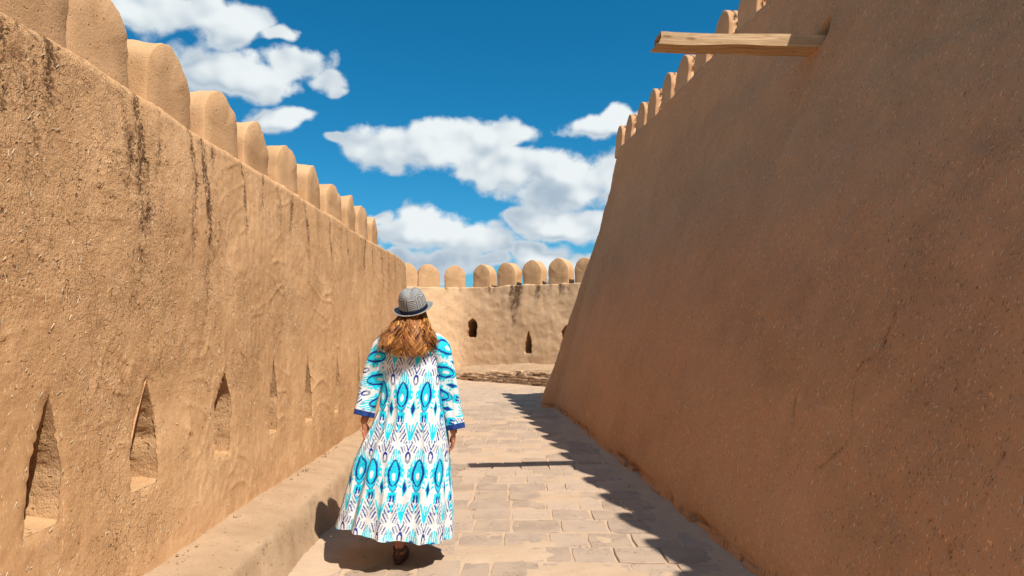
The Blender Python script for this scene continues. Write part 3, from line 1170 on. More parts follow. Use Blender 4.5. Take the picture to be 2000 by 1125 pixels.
def far_surf(s, z, ins):
    s, z, ins = np.broadcast_arrays(np.asarray(s, float), z, ins)
    px, py = np.interp(s, FS, FPT[:, 0]), np.interp(s, FS, FPT[:, 1])
    nx, ny = np.interp(s, FS, FNI[:, 0]), np.interp(s, FS, FNI[:, 1])
    off = 0.075 * (z - 2.68) + ins
    return np.stack([px + nx * off, py + ny * off, z], -1)


def far_s(u):
    q = FPT[:, 0] / FPT[:, 1] * F_PX + 1000
    return float(np.interp(u, q, FS))


def far_z(u, v):
    s = far_s(u)
    y = float(np.interp(s, FS, FPT[:, 1]))
    d = pix_ray(u, v)
    return CAM_H + d.z * y / d.y


F_STREAKS = [(1008, 1.25, .10, 1.0), (1000, .8, .05, .8), (1048, .65, .07, .65), (1060, .5, .05, .5), (1092, .8, .07, .6), (968, .35, .06, .5), (952, .3, .05, .5), (1075, .4, .06, .5), (1110, .5, .06, .5), (870, .3, .05, .45), (900, .25, .06, .4)]


def far_streak(s, z):
    r = np.zeros(np.shape(s))
    for (u, ln, w, amp) in F_STREAKS:
        s0 = far_s(u)
        c = s0 + 0.04 * np.sin(z * 4 + u) + 0.03 * vn(z * 7, u, 0, 3)
        fade = sstep(2.72 - z, ln * 1.3, ln * 0.2)
        r = np.maximum(r, 1.5 * amp * fade * np.exp(-((s - c) / (1.5 * w * (1 + .3 * vn(z * 11, u, 0, 5)))) ** 2))
    band = 0.4 * sstep(z, 2.45, 2.7) * np.clip(fbm(s * 4, z * 2, 0, 3, 14) + .2, 0, 1)
    low_dark = 0.28 * sstep(s, far_s(916), far_s(935)) * sstep(z, 1.9, 0.7) * np.clip(fbm(s * 1.7, z * 1.7, 0, 3, 15) + .6, 0, 1)  # darker low on the wall, right of the bend
    r = np.maximum(np.maximum(r, band), low_dark)
    return np.clip(r * (0.75 + 0.4 * fbm(s * 22, z * 9, 0, 2, 23)), 0, 1)


def far_disp(s, z):
    return 0.035 * fbm(s * 0.8, z * 0.8, 0, 3, 81) + 0.012 * fbm(s * 4, z * 4, 0, 3, 82) + 0.004 * fbm(s * 18, z * 14, 0, 2, 83) - 0.02 * far_streak(s, z)


def far_hole(u0, u1, v0, v1, knee, pw, seed):
    s0, s1 = far_s(u0), far_s(u1)
    um = (u0 + u1) / 2
    zb, zt = far_z(um, v1), far_z(um, v0)
    p = lancet((s1 - s0) / 2, zt - zb, knee, pw, 40, 0.05, seed)
    p[:, 0] += (s0 + s1) / 2
    p[:, 1] += zb
    return p


holesF = [far_hole(916, 936, 621, 659, .55, 2.6, 3), far_hole(1029, 1044, 645, 690, .35, 1.3, 4), far_hole(1100, 1120, 634, 668, .5, 2.0, 5)]
S = np.concatenate([np.arange(0, far_s(780), 0.15), np.arange(far_s(780), far_s(1150), 0.033), np.arange(far_s(1150), FS[-1], 0.15)])
Zf = np.arange(0.0, 2.69, 0.033)
edgeF = [(2.697, 0.015), (2.705, 0.04), (2.71, 0.09), (2.71, 0.2), (2.71, 0.4), (2.70, 0.8), (2.6, 1.1), (1.2, 1.15), (0, 1.2)]
build_wall(FW, far_surf, S, Zf, edgeF, far_disp, far_streak, holesF, M_FAR, M_NICHE, 1.0, flip=False)
MF = [merlon_mesh('merlon_far', 0.63, 0.66, 0.34, M_MERLON, 20 + i, 0.12) for i in range(3)]
for i, u in enumerate([795, 838, 888, 938, 986, 1036, 1088, 1141, 1200]):
    s = far_s(u)
    p = far_surf(np.array([s]), np.array([2.7]), np.array([0.05]))[0]
    t = (float(np.interp(s, FS, FT[:, 0])), float(np.interp(s, FS, FT[:, 1])))
    nI = (-t[1], t[0])
    place_merlon(MF[i % 3], FW, p, t, nI, 2.70, 1 + .03 * math.sin(i * 2.1), 1 + .03 * math.sin(i * 1.3 + 1), 0)

# ------------------------------------------------------------------ ledge of broken brickwork under the far wall
FL = empty('brick_ledge')
tag(FL, 'low ledge of crumbling brickwork topped with sand below the far wall', 'ledge')


def ledge_top(x):
    return np.interp(x, [-4.4, -1.7, -1.1, 0.8, 4.5], [0.20, 0.21, 0.26, 0.43, 0.45])


xs3 = np.linspace(-4.3, 4.3, 180)
nrow = 22
TP = np.zeros((len(xs3), nrow, 3))
for i, x in enumerate(xs3):
    y0 = float(far_foot_y(x))
    y1 = float(np.interp(x, FPT[:, 0], FPT[:, 1])) + 0.12
    for j in range(nrow):
        t = j / (nrow - 2) if j > 0 else 0
        t = (j - 1) / (nrow - 2)
        if j == 0:
            TP[i, j] = (x, y0 + 0.09, -0.02)
        else:
            zt = float(ledge_top(x)) - 0.012
            TP[i, j] = (x, y0 + 0.10 + (y1 - y0 - 0.10) * t, zt + (0.585 - zt) * t ** 1.2)
dz = 0.020 * fbm(TP[..., 0] * 2.5, TP[..., 1] * 2.5, 0, 3, 91) + 0.008 * fbm(TP[..., 0] * 12, TP[..., 1] * 12, 0, 3, 92)
TP[:, 1:, 2] += dz[:, 1:]
TP[:, 1, 1] += 0.06 * fbm(xs3 * 4, 0.5, 0, 3, 93)
link('sand_top', mesh_np('sand_top', TP, grid_faces(len(xs3), nrow)), M_LEDGE, FL)
BK = [brick_mesh(60 + i, 0.245, 0.13, 0.058, 0.009) for i in range(6)]
fp = np.array(FAR_FOOT)
fseg = np.concatenate([[0], np.cumsum(np.linalg.norm(np.diff(fp, axis=0), axis=1))])
for c in range(7):
    sb = fseg[2] - 0.6 + (0.12 if c % 2 else 0)
    while sb < fseg[5]:
        L = rnd.choice([0.25, 0.25, 0.25, 0.14, 0.20]) + rnd.uniform(-.015, .015)
        sm = sb + L / 2
        x, y = float(np.interp(sm, fseg, fp[:, 0])), float(np.interp(sm, fseg, fp[:, 1]))
        z = 0.035 + c * 0.064
        tp = float(ledge_top(x))
        if z < tp - 0.01 and rnd.random() > 0.05 + 0.22 * (z > tp - 0.09):
            x2, y2 = float(np.interp(sm + .05, fseg, fp[:, 0])), float(np.interp(sm + .05, fseg, fp[:, 1]))
            o = bpy.data.objects.new('brick', BK[rnd.randrange(6)])
            an = math.atan2(y2 - y, x2 - x)
            off = 0.05 + rnd.uniform(-.010, .012)
            o.location = (x - math.sin(an) * off, y + math.cos(an) * off, z + rnd.uniform(-.004, .004))
            o.rotation_euler = (rnd.gauss(0, .03), rnd.gauss(0, .03), an + rnd.gauss(0, .05))
            o.scale = (L / 0.255, 1, 1)
            COL.objects.link(o)
            o.parent = FL
        sb += L

# ------------------------------------------------------------------ wooden beam jutting from the right wall
root = Vector(tuple(right_surf(np.array([BEAM_S]), np.array([BEAM_Z]), np.array([0.0]))[0]))
bx_dir = Vector((-1, -0.09, 0.0)).normalized()
bl, bw, bh = 1.74, 0.19, 0.115
n = 40
ring = [(-.5, -.5), (-.15, -.52), (.2, -.5), (.5, -.47), (.5, 0), (.48, .47), (.1, .5), (-.3, .49), (-.5, .45), (-.51, 0)]
V, Fc = [], []
for i in range(n):
    t = i / (n - 1)
    xx = -0.33 + bl * t
    taper = 1.0 - 0.06 * t
    for k_, (a, b) in enumerate(ring):
        cut = 0.0
        if i == n - 1:
            cut = -0.085 * (b + 0.5) - 0.02 * (a + 0.5)
        hh = bh * taper * (1 + 0.03 * math.sin(t * 5 + k_))
        z = b * hh + 0.006 * math.sin(t * 6.3)
        if b < -0.4 and 0.45 < t < 0.8:
            z += 0.012 * math.sin((t - .45) / .35 * PI)
        V.append((xx + cut, a * bw * taper + 0.004 * math.sin(t * 9 + k_), z))
nr_ = len(ring)
for i in range(n - 1):
    for k_ in range(nr_):
        Fc.append((i * nr_ + k_, i * nr_ + (k_ + 1) % nr_, (i + 1) * nr_ + (k_ + 1) % nr_, (i + 1) * nr_ + k_))
Fc.append(tuple(range(nr_))[::-1])
Fc.append(tuple((n - 1) * nr_ + k_ for k_ in range(nr_)))
me = bpy.data.meshes.new('wooden_beam')
me.from_pydata(V, [], Fc)
bm = bmesh.new()
bm.from_mesh(me)
bmesh.ops.recalc_face_normals(bm, faces=bm.faces)
bm.to_mesh(me)
bm.free()
beam = link('wooden_beam', me, M_WOOD)
beam.location = root + Vector((0, 0, -0.01))
beam.rotation_euler = (0.0, 0.012, math.atan2(bx_dir.y, bx_dir.x))
tag(beam, 'squared timber beam jutting out high from the shaded right wall', 'beam')

# ================================================================== THE WALKING WOMAN
PY = 4.38          # depth of her body


def wpt(u, v, y=PY):
    d = pix_ray(u, v)
    k_ = y / d.y
    return Vector((d.x * k_, y, CAM_H + d.z * k_))


person = empty('person', (-0.68, PY, 0))
tag(person, 'woman walking away in blue and white ikat robe and small brimmed hat', 'person')
PINV = Matrix.Translation((0.68, -PY, 0))


def plink(name, me, mat, parent):
    """world-space mesh hung under the person (or one of her parts) without moving it"""
    o = link(name, me, mat, None)
    o.parent = parent
    par = Matrix.Identity(4)
    o.matrix_parent_inverse = PINV if parent == person else Matrix.Identity(4)
    return o


# ---- the ikat print, drawn from distances in a repeat 0.155 m wide and 0.485 m tall
PW, PH = 0.152, 0.470
C_WHITE = np.array([0.69, 0.70, 0.695])
C_CYAN = np.array([0.010, 0.58, 0.72])
C_TEAL = np.array([0.03, 0.25, 0.48])
C_NAVY = np.array([0.012, 0.030, 0.24])
C_GREY = np.array([0.26, 0.29, 0.36])


def ikat(x, y):
    """x, y in metres on the cloth; a medallion stands at the origin, y up"""
    shp = x.shape
    # threads bleed along the warp
    x = x + 0.0012 * vn(y * 300, x * 60, 0, 5) + 0.0022 * fbm(x * 26, y * 26, 0, 2, 2)
    y = y + 0.0034 * vn(x * 420, y * 25, 0, 6) + 0.0030 * fbm(x * 22, y * 22, 0, 2, 3)
    xm = (x + PW / 2) % PW - PW / 2            # about the medallion axis
    xd = x % PW - PW / 2                       # about the axis between medallions
    yy = (y + 0.30) % PH - 0.30                # -0.30 .. 0.17
    col = np.tile(C_WHITE, shp + (1,)).astype(float)

    def put(mask, c):
        col[mask] = c

    ax, ad = np.abs(xm), np.abs(xd)
    # feathers over the medallion
    t = np.clip((yy - 0.0) / 0.145, 0, 1)
    fw = 0.068 * (1 - t) ** 0.7
    fan = xm * (1 + 0.25 * t)
    put((yy > -0.01) & (yy < 0.15) & (ax < fw) & (np.cos(2 * PI * fan / 0.0165) > -0.3), C_CYAN)
    # side curls
    el = ((ax - 0.054) / 0.012) ** 2 + ((yy - 0.0) / 0.045) ** 2
    put((el < 1) & (np.sin(yy * 2 * PI / 0.034 + ax * 90) > -0.35), C_CYAN)
    el = ((ax - 0.046) / 0.009) ** 2 + ((yy + 0.075) / 0.028) ** 2
    put((el < 1) & (np.sin(yy * 2 * PI / 0.028 + ax * 160) > 0.0), C_CYAN)
    # halo
    tau = np.clip((yy + 0.083) / 0.16, 0, 1)
    wd = 0.034 * (tau ** 0.72 * (1 - tau) ** 0.85) / 0.335
    ind = (yy > -0.083) & (yy < 0.077)
    put((yy > -0.10) & (yy < 0.065) & (ax < wd + 0.013), C_CYAN)
    # steel-blue bowl and footed base
    put((yy > -0.120) & (yy < -0.060) & (ax < 0.030 * np.clip((yy + 0.120) / 0.04, 0, 1) ** 0.7), C_TEAL)
    put((yy > -0.104) & (yy < -0.055) & (ax < 0.028 * np.clip((yy + 0.104) / 0.04, 0, 1) ** 0.7), C_CYAN)
    put((yy > -0.150) & (yy < -0.112) & (ax < 0.028), C_CYAN)
    put((yy > -0.172) & (yy < -0.14) & (np.abs(ax - 0.024) < 0.006), C_CYAN)
    put((yy > -0.172) & (yy < -0.130) & (np.abs(ax - 0.0095) < 0.0058), C_NAVY)
    # the drop
    put(ind & (ax < wd), C_CYAN)
    put(ind & (ax < wd - 0.010) & (yy > 0.0) & (np.sin(xm * 700) * np.sin(yy * 480) > 0.45), C_TEAL)
    put(((xm / 0.0105) ** 2 + ((yy + 0.022) / 0.024) ** 2) < 1, C_WHITE)
    put(ind & (np.abs(ax - wd + 0.002) < 0.0048 * (1 + 0.5 * np.exp(-((tau - 0.5) / 0.5) ** 2))) & (tau < 0.99) & (tau > 0.01), C_NAVY)
    # lozenges between medallions
    put(ad / 0.019 + np.abs(yy + 0.090) / 0.058 < 1, C_CYAN)
    put(ad / 0.0135 + np.abs(yy + 0.090) / 0.040 < 1, C_NAVY)
    # little hooded knots above
    kr = np.hypot(ad / 0.017, (yy - 0.088) / 0.036)
    put((kr > 0.5) & (kr < 1.0) & (yy > 0.080), C_NAVY)
    put((kr > 0.55) & (kr < 1.05) & (yy <= 0.080), C_GREY)
    # blue sprigs below the lozenges
    yb = np.where(yy < -0.10, yy + 0.295, -1)    # 0 at the foot of the sprig
    put((yb > 0.015) & (yb < 0.125) & (np.abs(ad - 0.27 * yb) < 0.0055), C_CYAN)
    put((yb > 0.02) & (yb < 0.11) & (np.abs(ad - 0.09 * yb) < 0.0045), C_CYAN)
    put((yb > -0.012) & (yb < 0.035) & (ad < 0.0045), C_CYAN)
    # zig-zag bands of slanting navy and grey strokes round the sprigs
    for row, c0 in enumerate((-0.195, -0.245)):
        base = c0 - 0.50 * ax
        sl = ax - 0.42 * (yy - base)
        ph_ = sl / 0.0165 + row * 0.5
        m_ = (np.abs(yy - base) < 0.031) & (np.abs(ph_ % 1 - 0.5) < 0.23) & (ax > 0.007) & (ad > 0.012 + 0.28 * np.clip(yb, 0, 1))
        put(m_ & (np.floor(ph_) % 2 == 0), C_NAVY)
        put(m_ & (np.floor(ph_) % 2 == 1), C_GREY)
    put(ax / 0.0085 + np.abs(yy + 0.205) / 0.034 < 1, C_CYAN)
    # grey dashes under the band
    base = 0.150 - 0.35 * ad
    ph_ = (ad - 0.4 * (yy - base)) / 0.017
    put((np.abs(yy - base) < 0.024) & (np.abs(ph_ % 1 - 0.5) < 0.22) & (ax > 0.014) & (np.floor(ph_) % 2 == 1), C_GREY)
    put((np.abs(yy - base) < 0.024) & (np.abs(ph_ % 1 - 0.5) < 0.20) & (ax > 0.014) & (np.floor(ph_) % 2 == 0), C_NAVY)
    return col


# ---- robe: body of the garment
RV = np.array([632, 643, 654, 668, 690, 720, 760, 800, 830, 860, 900, 950, 1000, 1030, 1062])
RL = np.array([793, 776, 762, 750, 745, 745, 745, 740, 727, 710, 692, 678, 664, 656, 655])
RR = np.array([820, 836, 848, 857, 861, 862, 862, 866, 871, 875, 879, 882, 884, 884, 881])
RZ = np.array([wpt(800, v).z for v in RV])[::-1]
RXL = np.array([wpt(l, v).x for l, v in zip(RL, RV)])[::-1]
RXR = np.array([wpt(r_, v).x for r_, v in zip(RR, RV)])[::-1]
Z_TOP = RZ[-1]
NTH, NZ = 560, 520
th = np.linspace(-PI, PI, NTH, endpoint=False)           # 0 = the back, facing the camera
hem_v = np.interp(np.sin(th), [-1, -0.8, -0.45, 0.0, 0.5, 0.85, 1], [1028, 1033, 1044, 1058, 1063, 1060, 1050])
hem_z = np.array([wpt(780, v_, PY + .03 - 0.31 * max(math.cos(a_), 0)).z for v_, a_ in zip(hem_v, th)])
hem_z = np.where(np.cos(th) < 0, np.maximum(hem_z, 0.20), hem_z)
tz = np.linspace(0, 1, NZ)
TH, TZ = np.meshgrid(th, tz, indexing='ij')
Zr = hem_z[:, None] + (Z_TOP - hem_z[:, None]) * TZ
xl, xr = np.interp(Zr, RZ, RXL), np.interp(Zr, RZ, RXR)
cxr, rxr = (xl + xr) / 2, (xr - xl) / 2
ryr = np.interp(Zr, [0.14, 0.5, 0.95, 1.15, 1.36, 1.42, 1.5], [0.31, 0.25, 0.165, 0.145, 0.125, 0.10, 0.06])
cyr = PY + np.interp(Zr, [0.14, 0.6, 1.0, 1.5], [0.03, 0.0, 0.0, 0.03])
# folds, deepening toward the hem
low = np.clip((1.12 - Zr) / 0.95, 0, 1)
sway = 0.5 * (0.95 - Zr)
fold = (0.020 * low * np.cos(7 * TH + 2.2 * sway + 0.4) + 0.014 * low * np.cos(13 * TH - 1.5 * sway + 1.0) + 0.009 * low ** 0.7 * np.cos(23 * TH + 2 * sway))
fold += 0.013 * (1 - np.abs(np.sin(4.5 * TH + 1.3 * Zr + 0.8 * fbm(TH * 1.2, Zr * 1.1, 0, 2, 57)))) ** 6 * np.clip((1.25 - Zr) / 0.3, 0, 1)
fold += 0.006 * fbm(np.cos(TH) * 3, np.sin(TH) * 3, Zr * 5, 3, 55)
# the deep fold that separates the blown-out side panel from the back
thf = -0.62 - 0.10 * low
df_ = (TH - thf)
fold -= 0.050 * np.clip((1.05 - Zr) / 0.4, 0, 1) * np.exp(-(df_ / 0.085) ** 2) * np.clip((Zr - 0.25) / 0.4, 0.15, 1)
fold += 0.022 * np.clip((1.0 - Zr) / 0.4, 0, 1) * np.exp(-((df_ - 0.19) / 0.11) ** 2)
sx_, sy_ = np.sin(TH), np.cos(TH)
sq = lambda a, p: np.sign(a) * np.abs(a) ** p
Xr = cxr + (rxr + fold * np.abs(sx_) * 0.4) * sq(sx_, 0.9)
Yr = cyr - (ryr + fold * 1.0) * sq(sy_, 0.9)
PR = np.stack([Xr, Yr, Zr], -1)
me = mesh_np('robe', PR, grid_faces(NTH, NZ, wrap_c=True))
seg = np.sqrt((np.diff(np.concatenate([Xr, Xr[:1]]), axis=0)) ** 2 + (np.diff(np.concatenate([Yr, Yr[:1]]), axis=0)) ** 2)
arc = np.concatenate([np.zeros((1, NZ)), np.cumsum(seg, 0)[:-1]], 0)
# axis of the centre medallion column, leaning as the cloth hangs
M1, M2 = wpt(786, 770, PY - .16), wpt(770, 920, PY - .25)
ax_x = M1.x + (M1.x - M2.x) / (M1.z - M2.z) * (Zr[NTH // 2] - M1.z)
half = slice(NTH // 4, 3 * NTH // 4)
arc0 = np.array([np.interp(ax_x[j], Xr[half, j], arc[half, j]) for j in range(NZ)])
sx_m = arc - arc0[None, :]
kx = np.interp(Zr, [0.2, 0.55, 1.0, 1.3], [1.0, 1.0, 1.0, 1.0])
med_z = M1.z
ty_m = Zr - med_z + 0.10 * sx_m * np.clip((0.9 - Zr) / 0.5, 0.2, 1)
set_col(me, 'ikat', ikat(sx_m * kx, ty_m))
robe = plink('robe', me, M_ROBE, person)


# ---- sleeves
def sleeve(pts, rad, flat, cuff_len, rot0, seed):
    pts = np.array(pts, float)
    n = 150
    t = np.linspace(0, 1, n)
    tt = np.linspace(0, 1, len(pts))
    Q = np.stack([np.interp(t, tt, pts[:, k_]) for k_ in range(3)], 1)
    for _ in range(60):
        Q[1:-1] = 0.5 * Q[1:-1] + 0.25 * (Q[:-2] + Q[2:])
    R = np.interp(t, np.linspace(0, 1, len(rad)), rad)
    tg = np.gradient(Q, axis=0)
    tg /= np.linalg.norm(tg, axis=1, keepdims=True)
    bk = np.array([0, -1.0, 0])
    e1 = bk - tg * (tg @ bk)[:, None]
    e1 /= np.linalg.norm(e1, axis=1, keepdims=True)
    e2 = np.cross(tg, e1)
    m = 120
    ph = np.linspace(-PI, PI, m, endpoint=False)
    fold_ = 0.07 * np.cos(3 * ph[:, None] + 5 * t[None]) + 0.05 * np.cos(5 * ph[:, None] - 7 * t[None] + seed) + 0.06 * fbm(np.cos(ph)[:, None] * 2, np.sin(ph)[:, None] * 2, t[None] * 6, 2, seed)
    rr = R[None] * (1 + fold_ * (0.3 + t[None]))
    P = Q[None] + (rr * np.cos(ph)[:, None])[..., None] * e1[None] * flat + (rr * np.sin(ph)[:, None])[..., None] * e2[None]
    L = np.concatenate([[0], np.cumsum(np.linalg.norm(np.diff(Q, axis=0), axis=1))])
    # open end slants up toward the outside
    k_ = int(n * (1 - cuff_len / L[-1]))
    me_ = mesh_np('sleeve', P[:, :k_ + 1], grid_faces(m, k_ + 1, wrap_c=True))
    la, wa = np.repeat(L[None, :k_ + 1], m, 0), ph[:, None] * R[None, :k_ + 1]
    sg = 1 if seed == 3 else -1
    set_col(me_, 'ikat', ikat(la * 0.90 - wa * 0.42 * sg + rot0, (la * 0.42 * sg + wa * 0.90) * 1.1 - 0.10 * sg))
    plink('sleeve', me_, M_ROBE, robe)
    Pc = P[:, k_:]
    d = Pc - Q[None, k_:]
    Pc2 = Q[None, k_:] + d * 1.025
    inner = Q[None, k_:] + d * 0.93
    full = np.concatenate([Pc2, inner[:, ::-1]], 1)
    me_ = mesh_np('cuff', full, grid_faces(m, full.shape[1], wrap_c=True))
    plink('cuff', me_, M_CUFF, robe)


sleeve([wpt(772, 668, PY), wpt(752, 682, PY), wpt(733, 730, PY - .01), wpt(718, 775, PY - .03), wpt(708, 812, PY - .05)], [0.075, 0.088, 0.078, 0.070, 0.062], 0.85, 0.036, 0.035, 3)
sleeve([wpt(838, 666, PY), wpt(856, 682, PY), wpt(870, 735, PY + .01), wpt(881, 790, PY + .01), wpt(889, 838, PY + .0)], [0.075, 0.086, 0.074, 0.062, 0.056], 0.85, 0.036, 0.10, 8)


# ---- body: tapered limbs fused into one skin
def tube_chain(bm, pts, rad, n=14, flat=None):
    """closed tapered tube through pts with rounded ends"""
    pts = [Vector(p) for p in pts]
    P2, R2 = [], []
    d0 = (pts[0] - pts[1]).normalized()
    d1 = (pts[-1] - pts[-2]).normalized()
    for a in (0.95, 0.7, 0.35):
        P2.append(pts[0] + d0 * rad[0] * a)
        R2.append(rad[0] * math.sqrt(1 - a * a))
    for p, r in zip(pts, rad):
        P2.append(p)
        R2.append(r)
    for a in (0.35, 0.7, 0.95):
        P2.append(pts[-1] + d1 * rad[-1] * a)
        R2.append(rad[-1] * math.sqrt(1 - a * a))
    rings = []
    ref = Vector((0.13, 0.97, 0.2))
    for i, p in enumerate(P2):
        t = (P2[min(i + 1, len(P2) - 1)] - P2[max(i - 1, 0)]).normalized()
        a = ref.cross(t)
        if a.length < 0.1:
            a = Vector((1, 0, 0)).cross(t)
        a.normalize()
        b = t.cross(a)
        fa, fb = flat if flat else (1, 1)
        rings.append([bm.verts.new(p + a * math.cos(k_ * 2 * PI / n) * R2[i] * fa + b * math.sin(k_ * 2 * PI / n) * R2[i] * fb) for k_ in range(n)])
    for i in range(len(rings) - 1):
        for k_ in range(n):
            j = (k_ + 1) % n
            bm.faces.new((rings[i][k_], rings[i][j], rings[i + 1][j], rings[i + 1][k_]))
    bm.faces.new(rings[0][::-1])
    bm.faces.new(rings[-1])


def ball(bm, c, r, sc_=(1, 1, 1), rot=None):
    m = Matrix.Translation(c) @ (rot.to_matrix().to_4x4() if rot else Matrix.Identity(4)) @ Matrix.Diagonal((sc_[0], sc_[1], sc_[2], 1))
    bmesh.ops.create_icosphere(bm, subdivisions=3, radius=r, matrix=m)


bm = bmesh.new()
HC = wpt(806, 612, PY + 0.03)              # centre of the skull
pel = Vector((-0.675, PY + .02, 0.92))
tube_chain(bm, [pel + Vector((0, 0, -.06)), pel + Vector((0.0, 0, .06)), (-0.665, PY + .02, 1.08), (-0.655, PY + .02, 1.22), (-0.645, PY + .03, 1.36)], [0.125, 0.125, 0.105, 0.118, 0.095], 20, (1.15, 0.8))
tube_chain(bm, [(-0.80, PY + .02, 1.385), (-0.645, PY + .03, 1.41), (-0.475, PY + .02, 1.385)], [0.045, 0.06, 0.045])
tube_chain(bm, [(-0.645, PY + .03, 1.36), HC + Vector((-.004, 0.0, -.10))], [0.055, 0.05])
ball(bm, HC, 0.098, (0.80, 1.0, 1.05))
ball(bm, HC + Vector((0, 0.035, -0.055)), 0.072, (0.82, 0.95, 0.95))
tube_chain(bm, [HC + Vector((0, 0.094, 0.0)), HC + Vector((0, 0.113, -0.034))], [0.009, 0.013], 10)
tube_chain(bm, [HC + Vector((-0.020, 0.094, -0.068)), HC + Vector((0.0, 0.100, -0.066)), HC + Vector((0.020, 0.094, -0.068))], [0.006, 0.008, 0.006], 8)
ball(bm, HC + Vector((0, 0.086, -0.105)), 0.022)
for sgn in (-1, 1):
    ball(bm, HC + Vector((sgn * 0.080, 0.0, -0.015)), 0.03, (0.3, 0.7, 1.0))
LWR, RWR = wpt(711, 822, PY - .05), wpt(886, 842, PY)
tube_chain(bm, [(-0.80, PY + .02, 1.37), (-0.872, PY + .0, 1.13), LWR], [0.048, 0.036, 0.024])
tube_chain(bm, [(-0.475, PY + .02, 1.37), (-0.418, PY + .03, 1.12), RWR], [0.048, 0.036, 0.024])
# hands: palm and five curled fingers
for W, sgn in ((LWR, 1), (RWR, -1)):
    # sgn points from the back of the hand toward the body; fingers hang down and curl forward
    dn = Vector((0.05 * sgn, 0.10, -1)).normalized()
    fw_ = Vector((0.15 * sgn, 1, 0.10)).normalized()
    inn = Vector((sgn, -0.15, 0)).normalized()
    pc = W + dn * 0.045
    tube_chain(bm, [W + dn * 0.005, W + dn * 0.04 + fw_ * .004, W + dn * 0.075 + fw_ * .006], [0.021, 0.026, 0.024], 12, (0.55, 1.15))
    for fi, (off, ln) in enumerate(((0.027, 0.070), (0.009, 0.078), (-0.009, 0.073), (-0.026, 0.058))):
        b0 = W + dn * 0.078 + fw_ * off
        cur = 0.25 + 0.10 * fi
        p1 = b0 + dn * ln * 0.42 + inn * ln * 0.10
        p2 = p1 + dn * ln * 0.26 + inn * ln * (0.10 + cur * .35)
        p3 = p2 + dn * ln * 0.10 + inn * ln * (0.16 + cur * .2)
        tube_chain(bm, [b0 - dn * 0.012, b0, p1, p2, p3], [0.0085, 0.009, 0.0082, 0.0075, 0.0062], 8)
    tb = W + dn * 0.030 + fw_ * 0.024
    tube_chain(bm, [tb, tb + dn * 0.024 + fw_ * 0.018 + inn * .008, tb + dn * 0.050 + fw_ * 0.020 + inn * .016], [0.0115, 0.0095, 0.0075], 8)
# legs
FOOT_B = Vector((-0.722, 4.33, 0.0))
FOOT_F = Vector((-0.600, 4.95, 0.0))
for FT_, hipx, kn in ((FOOT_B, -0.735, Vector((-0.722, PY + .10, 0.50))), (FOOT_F, -0.61, Vector((-0.605, PY + .34, 0.51)))):
    ank = FT_ + Vector((0, 0.035, 0.095))
    tube_chain(bm, [(hipx, PY + .02, 0.88), (Vector((hipx, PY + .04, .88)) + kn) / 2, kn, kn * 0.66 + ank * 0.34 + Vector((0, -.012, 0)), kn * .25 + ank * .75, ank], [0.088, 0.075, 0.052, 0.054, 0.036, 0.031], 16)
    tube_chain(bm, [FT_ + Vector((0, 0.022, 0.046)), FT_ + Vector((0, 0.06, 0.058)), FT_ + Vector((-.004, 0.125, 0.044)), FT_ + Vector((-.008, 0.175, 0.036))], [0.030, 0.034, 0.031, 0.027], 14, (1.12, 0.85))
    for q in range(5):
        x0 = -0.033 + q * 0.0145
        ln = (0.225, 0.222, 0.217, 0.21, 0.198)[q] if FT_ is FOOT_B else (0.198, 0.21, 0.217, 0.222, 0.225)[q]
        tube_chain(bm, [FT_ + Vector((x0, 0.17, 0.032)), FT_ + Vector((x0 - .002, ln, 0.027))], [0.0095, 0.0085], 8)
bmesh.ops.recalc_face_normals(bm, faces=bm.faces)
me = bpy.data.meshes.new('body_raw')
bm.to_mesh(me)
bm.free()
tmp = link('body_raw', me)
md = tmp.modifiers.new('fuse', 'REMESH')
md.mode = 'VOXEL'
md.voxel_size = 0.0045
md = tmp.modifiers.new('soft', 'SMOOTH')
md.factor = 0.5
md.iterations = 3
dg = bpy.context.evaluated_depsgraph_get()
me2 = bpy.data.meshes.new_from_object(tmp.evaluated_get(dg))
bpy.data.objects.remove(tmp)
me2.materials.clear()
me2.polygons.foreach_set('use_smooth', np.ones(len(me2.polygons), dtype=bool))
me2.name = 'body'
body = plink('body', me2, M_SKIN, person)
for sgn in (-1, 1):
    bm = bmesh.new()
    ball(bm, HC + Vector((sgn * 0.031, 0.083, 0.004)), 0.0115)
    me = bpy.data.meshes.new('eye')
    bm.to_mesh(me)
    bm.free()
    plink('eye', me, M_EYE, body)

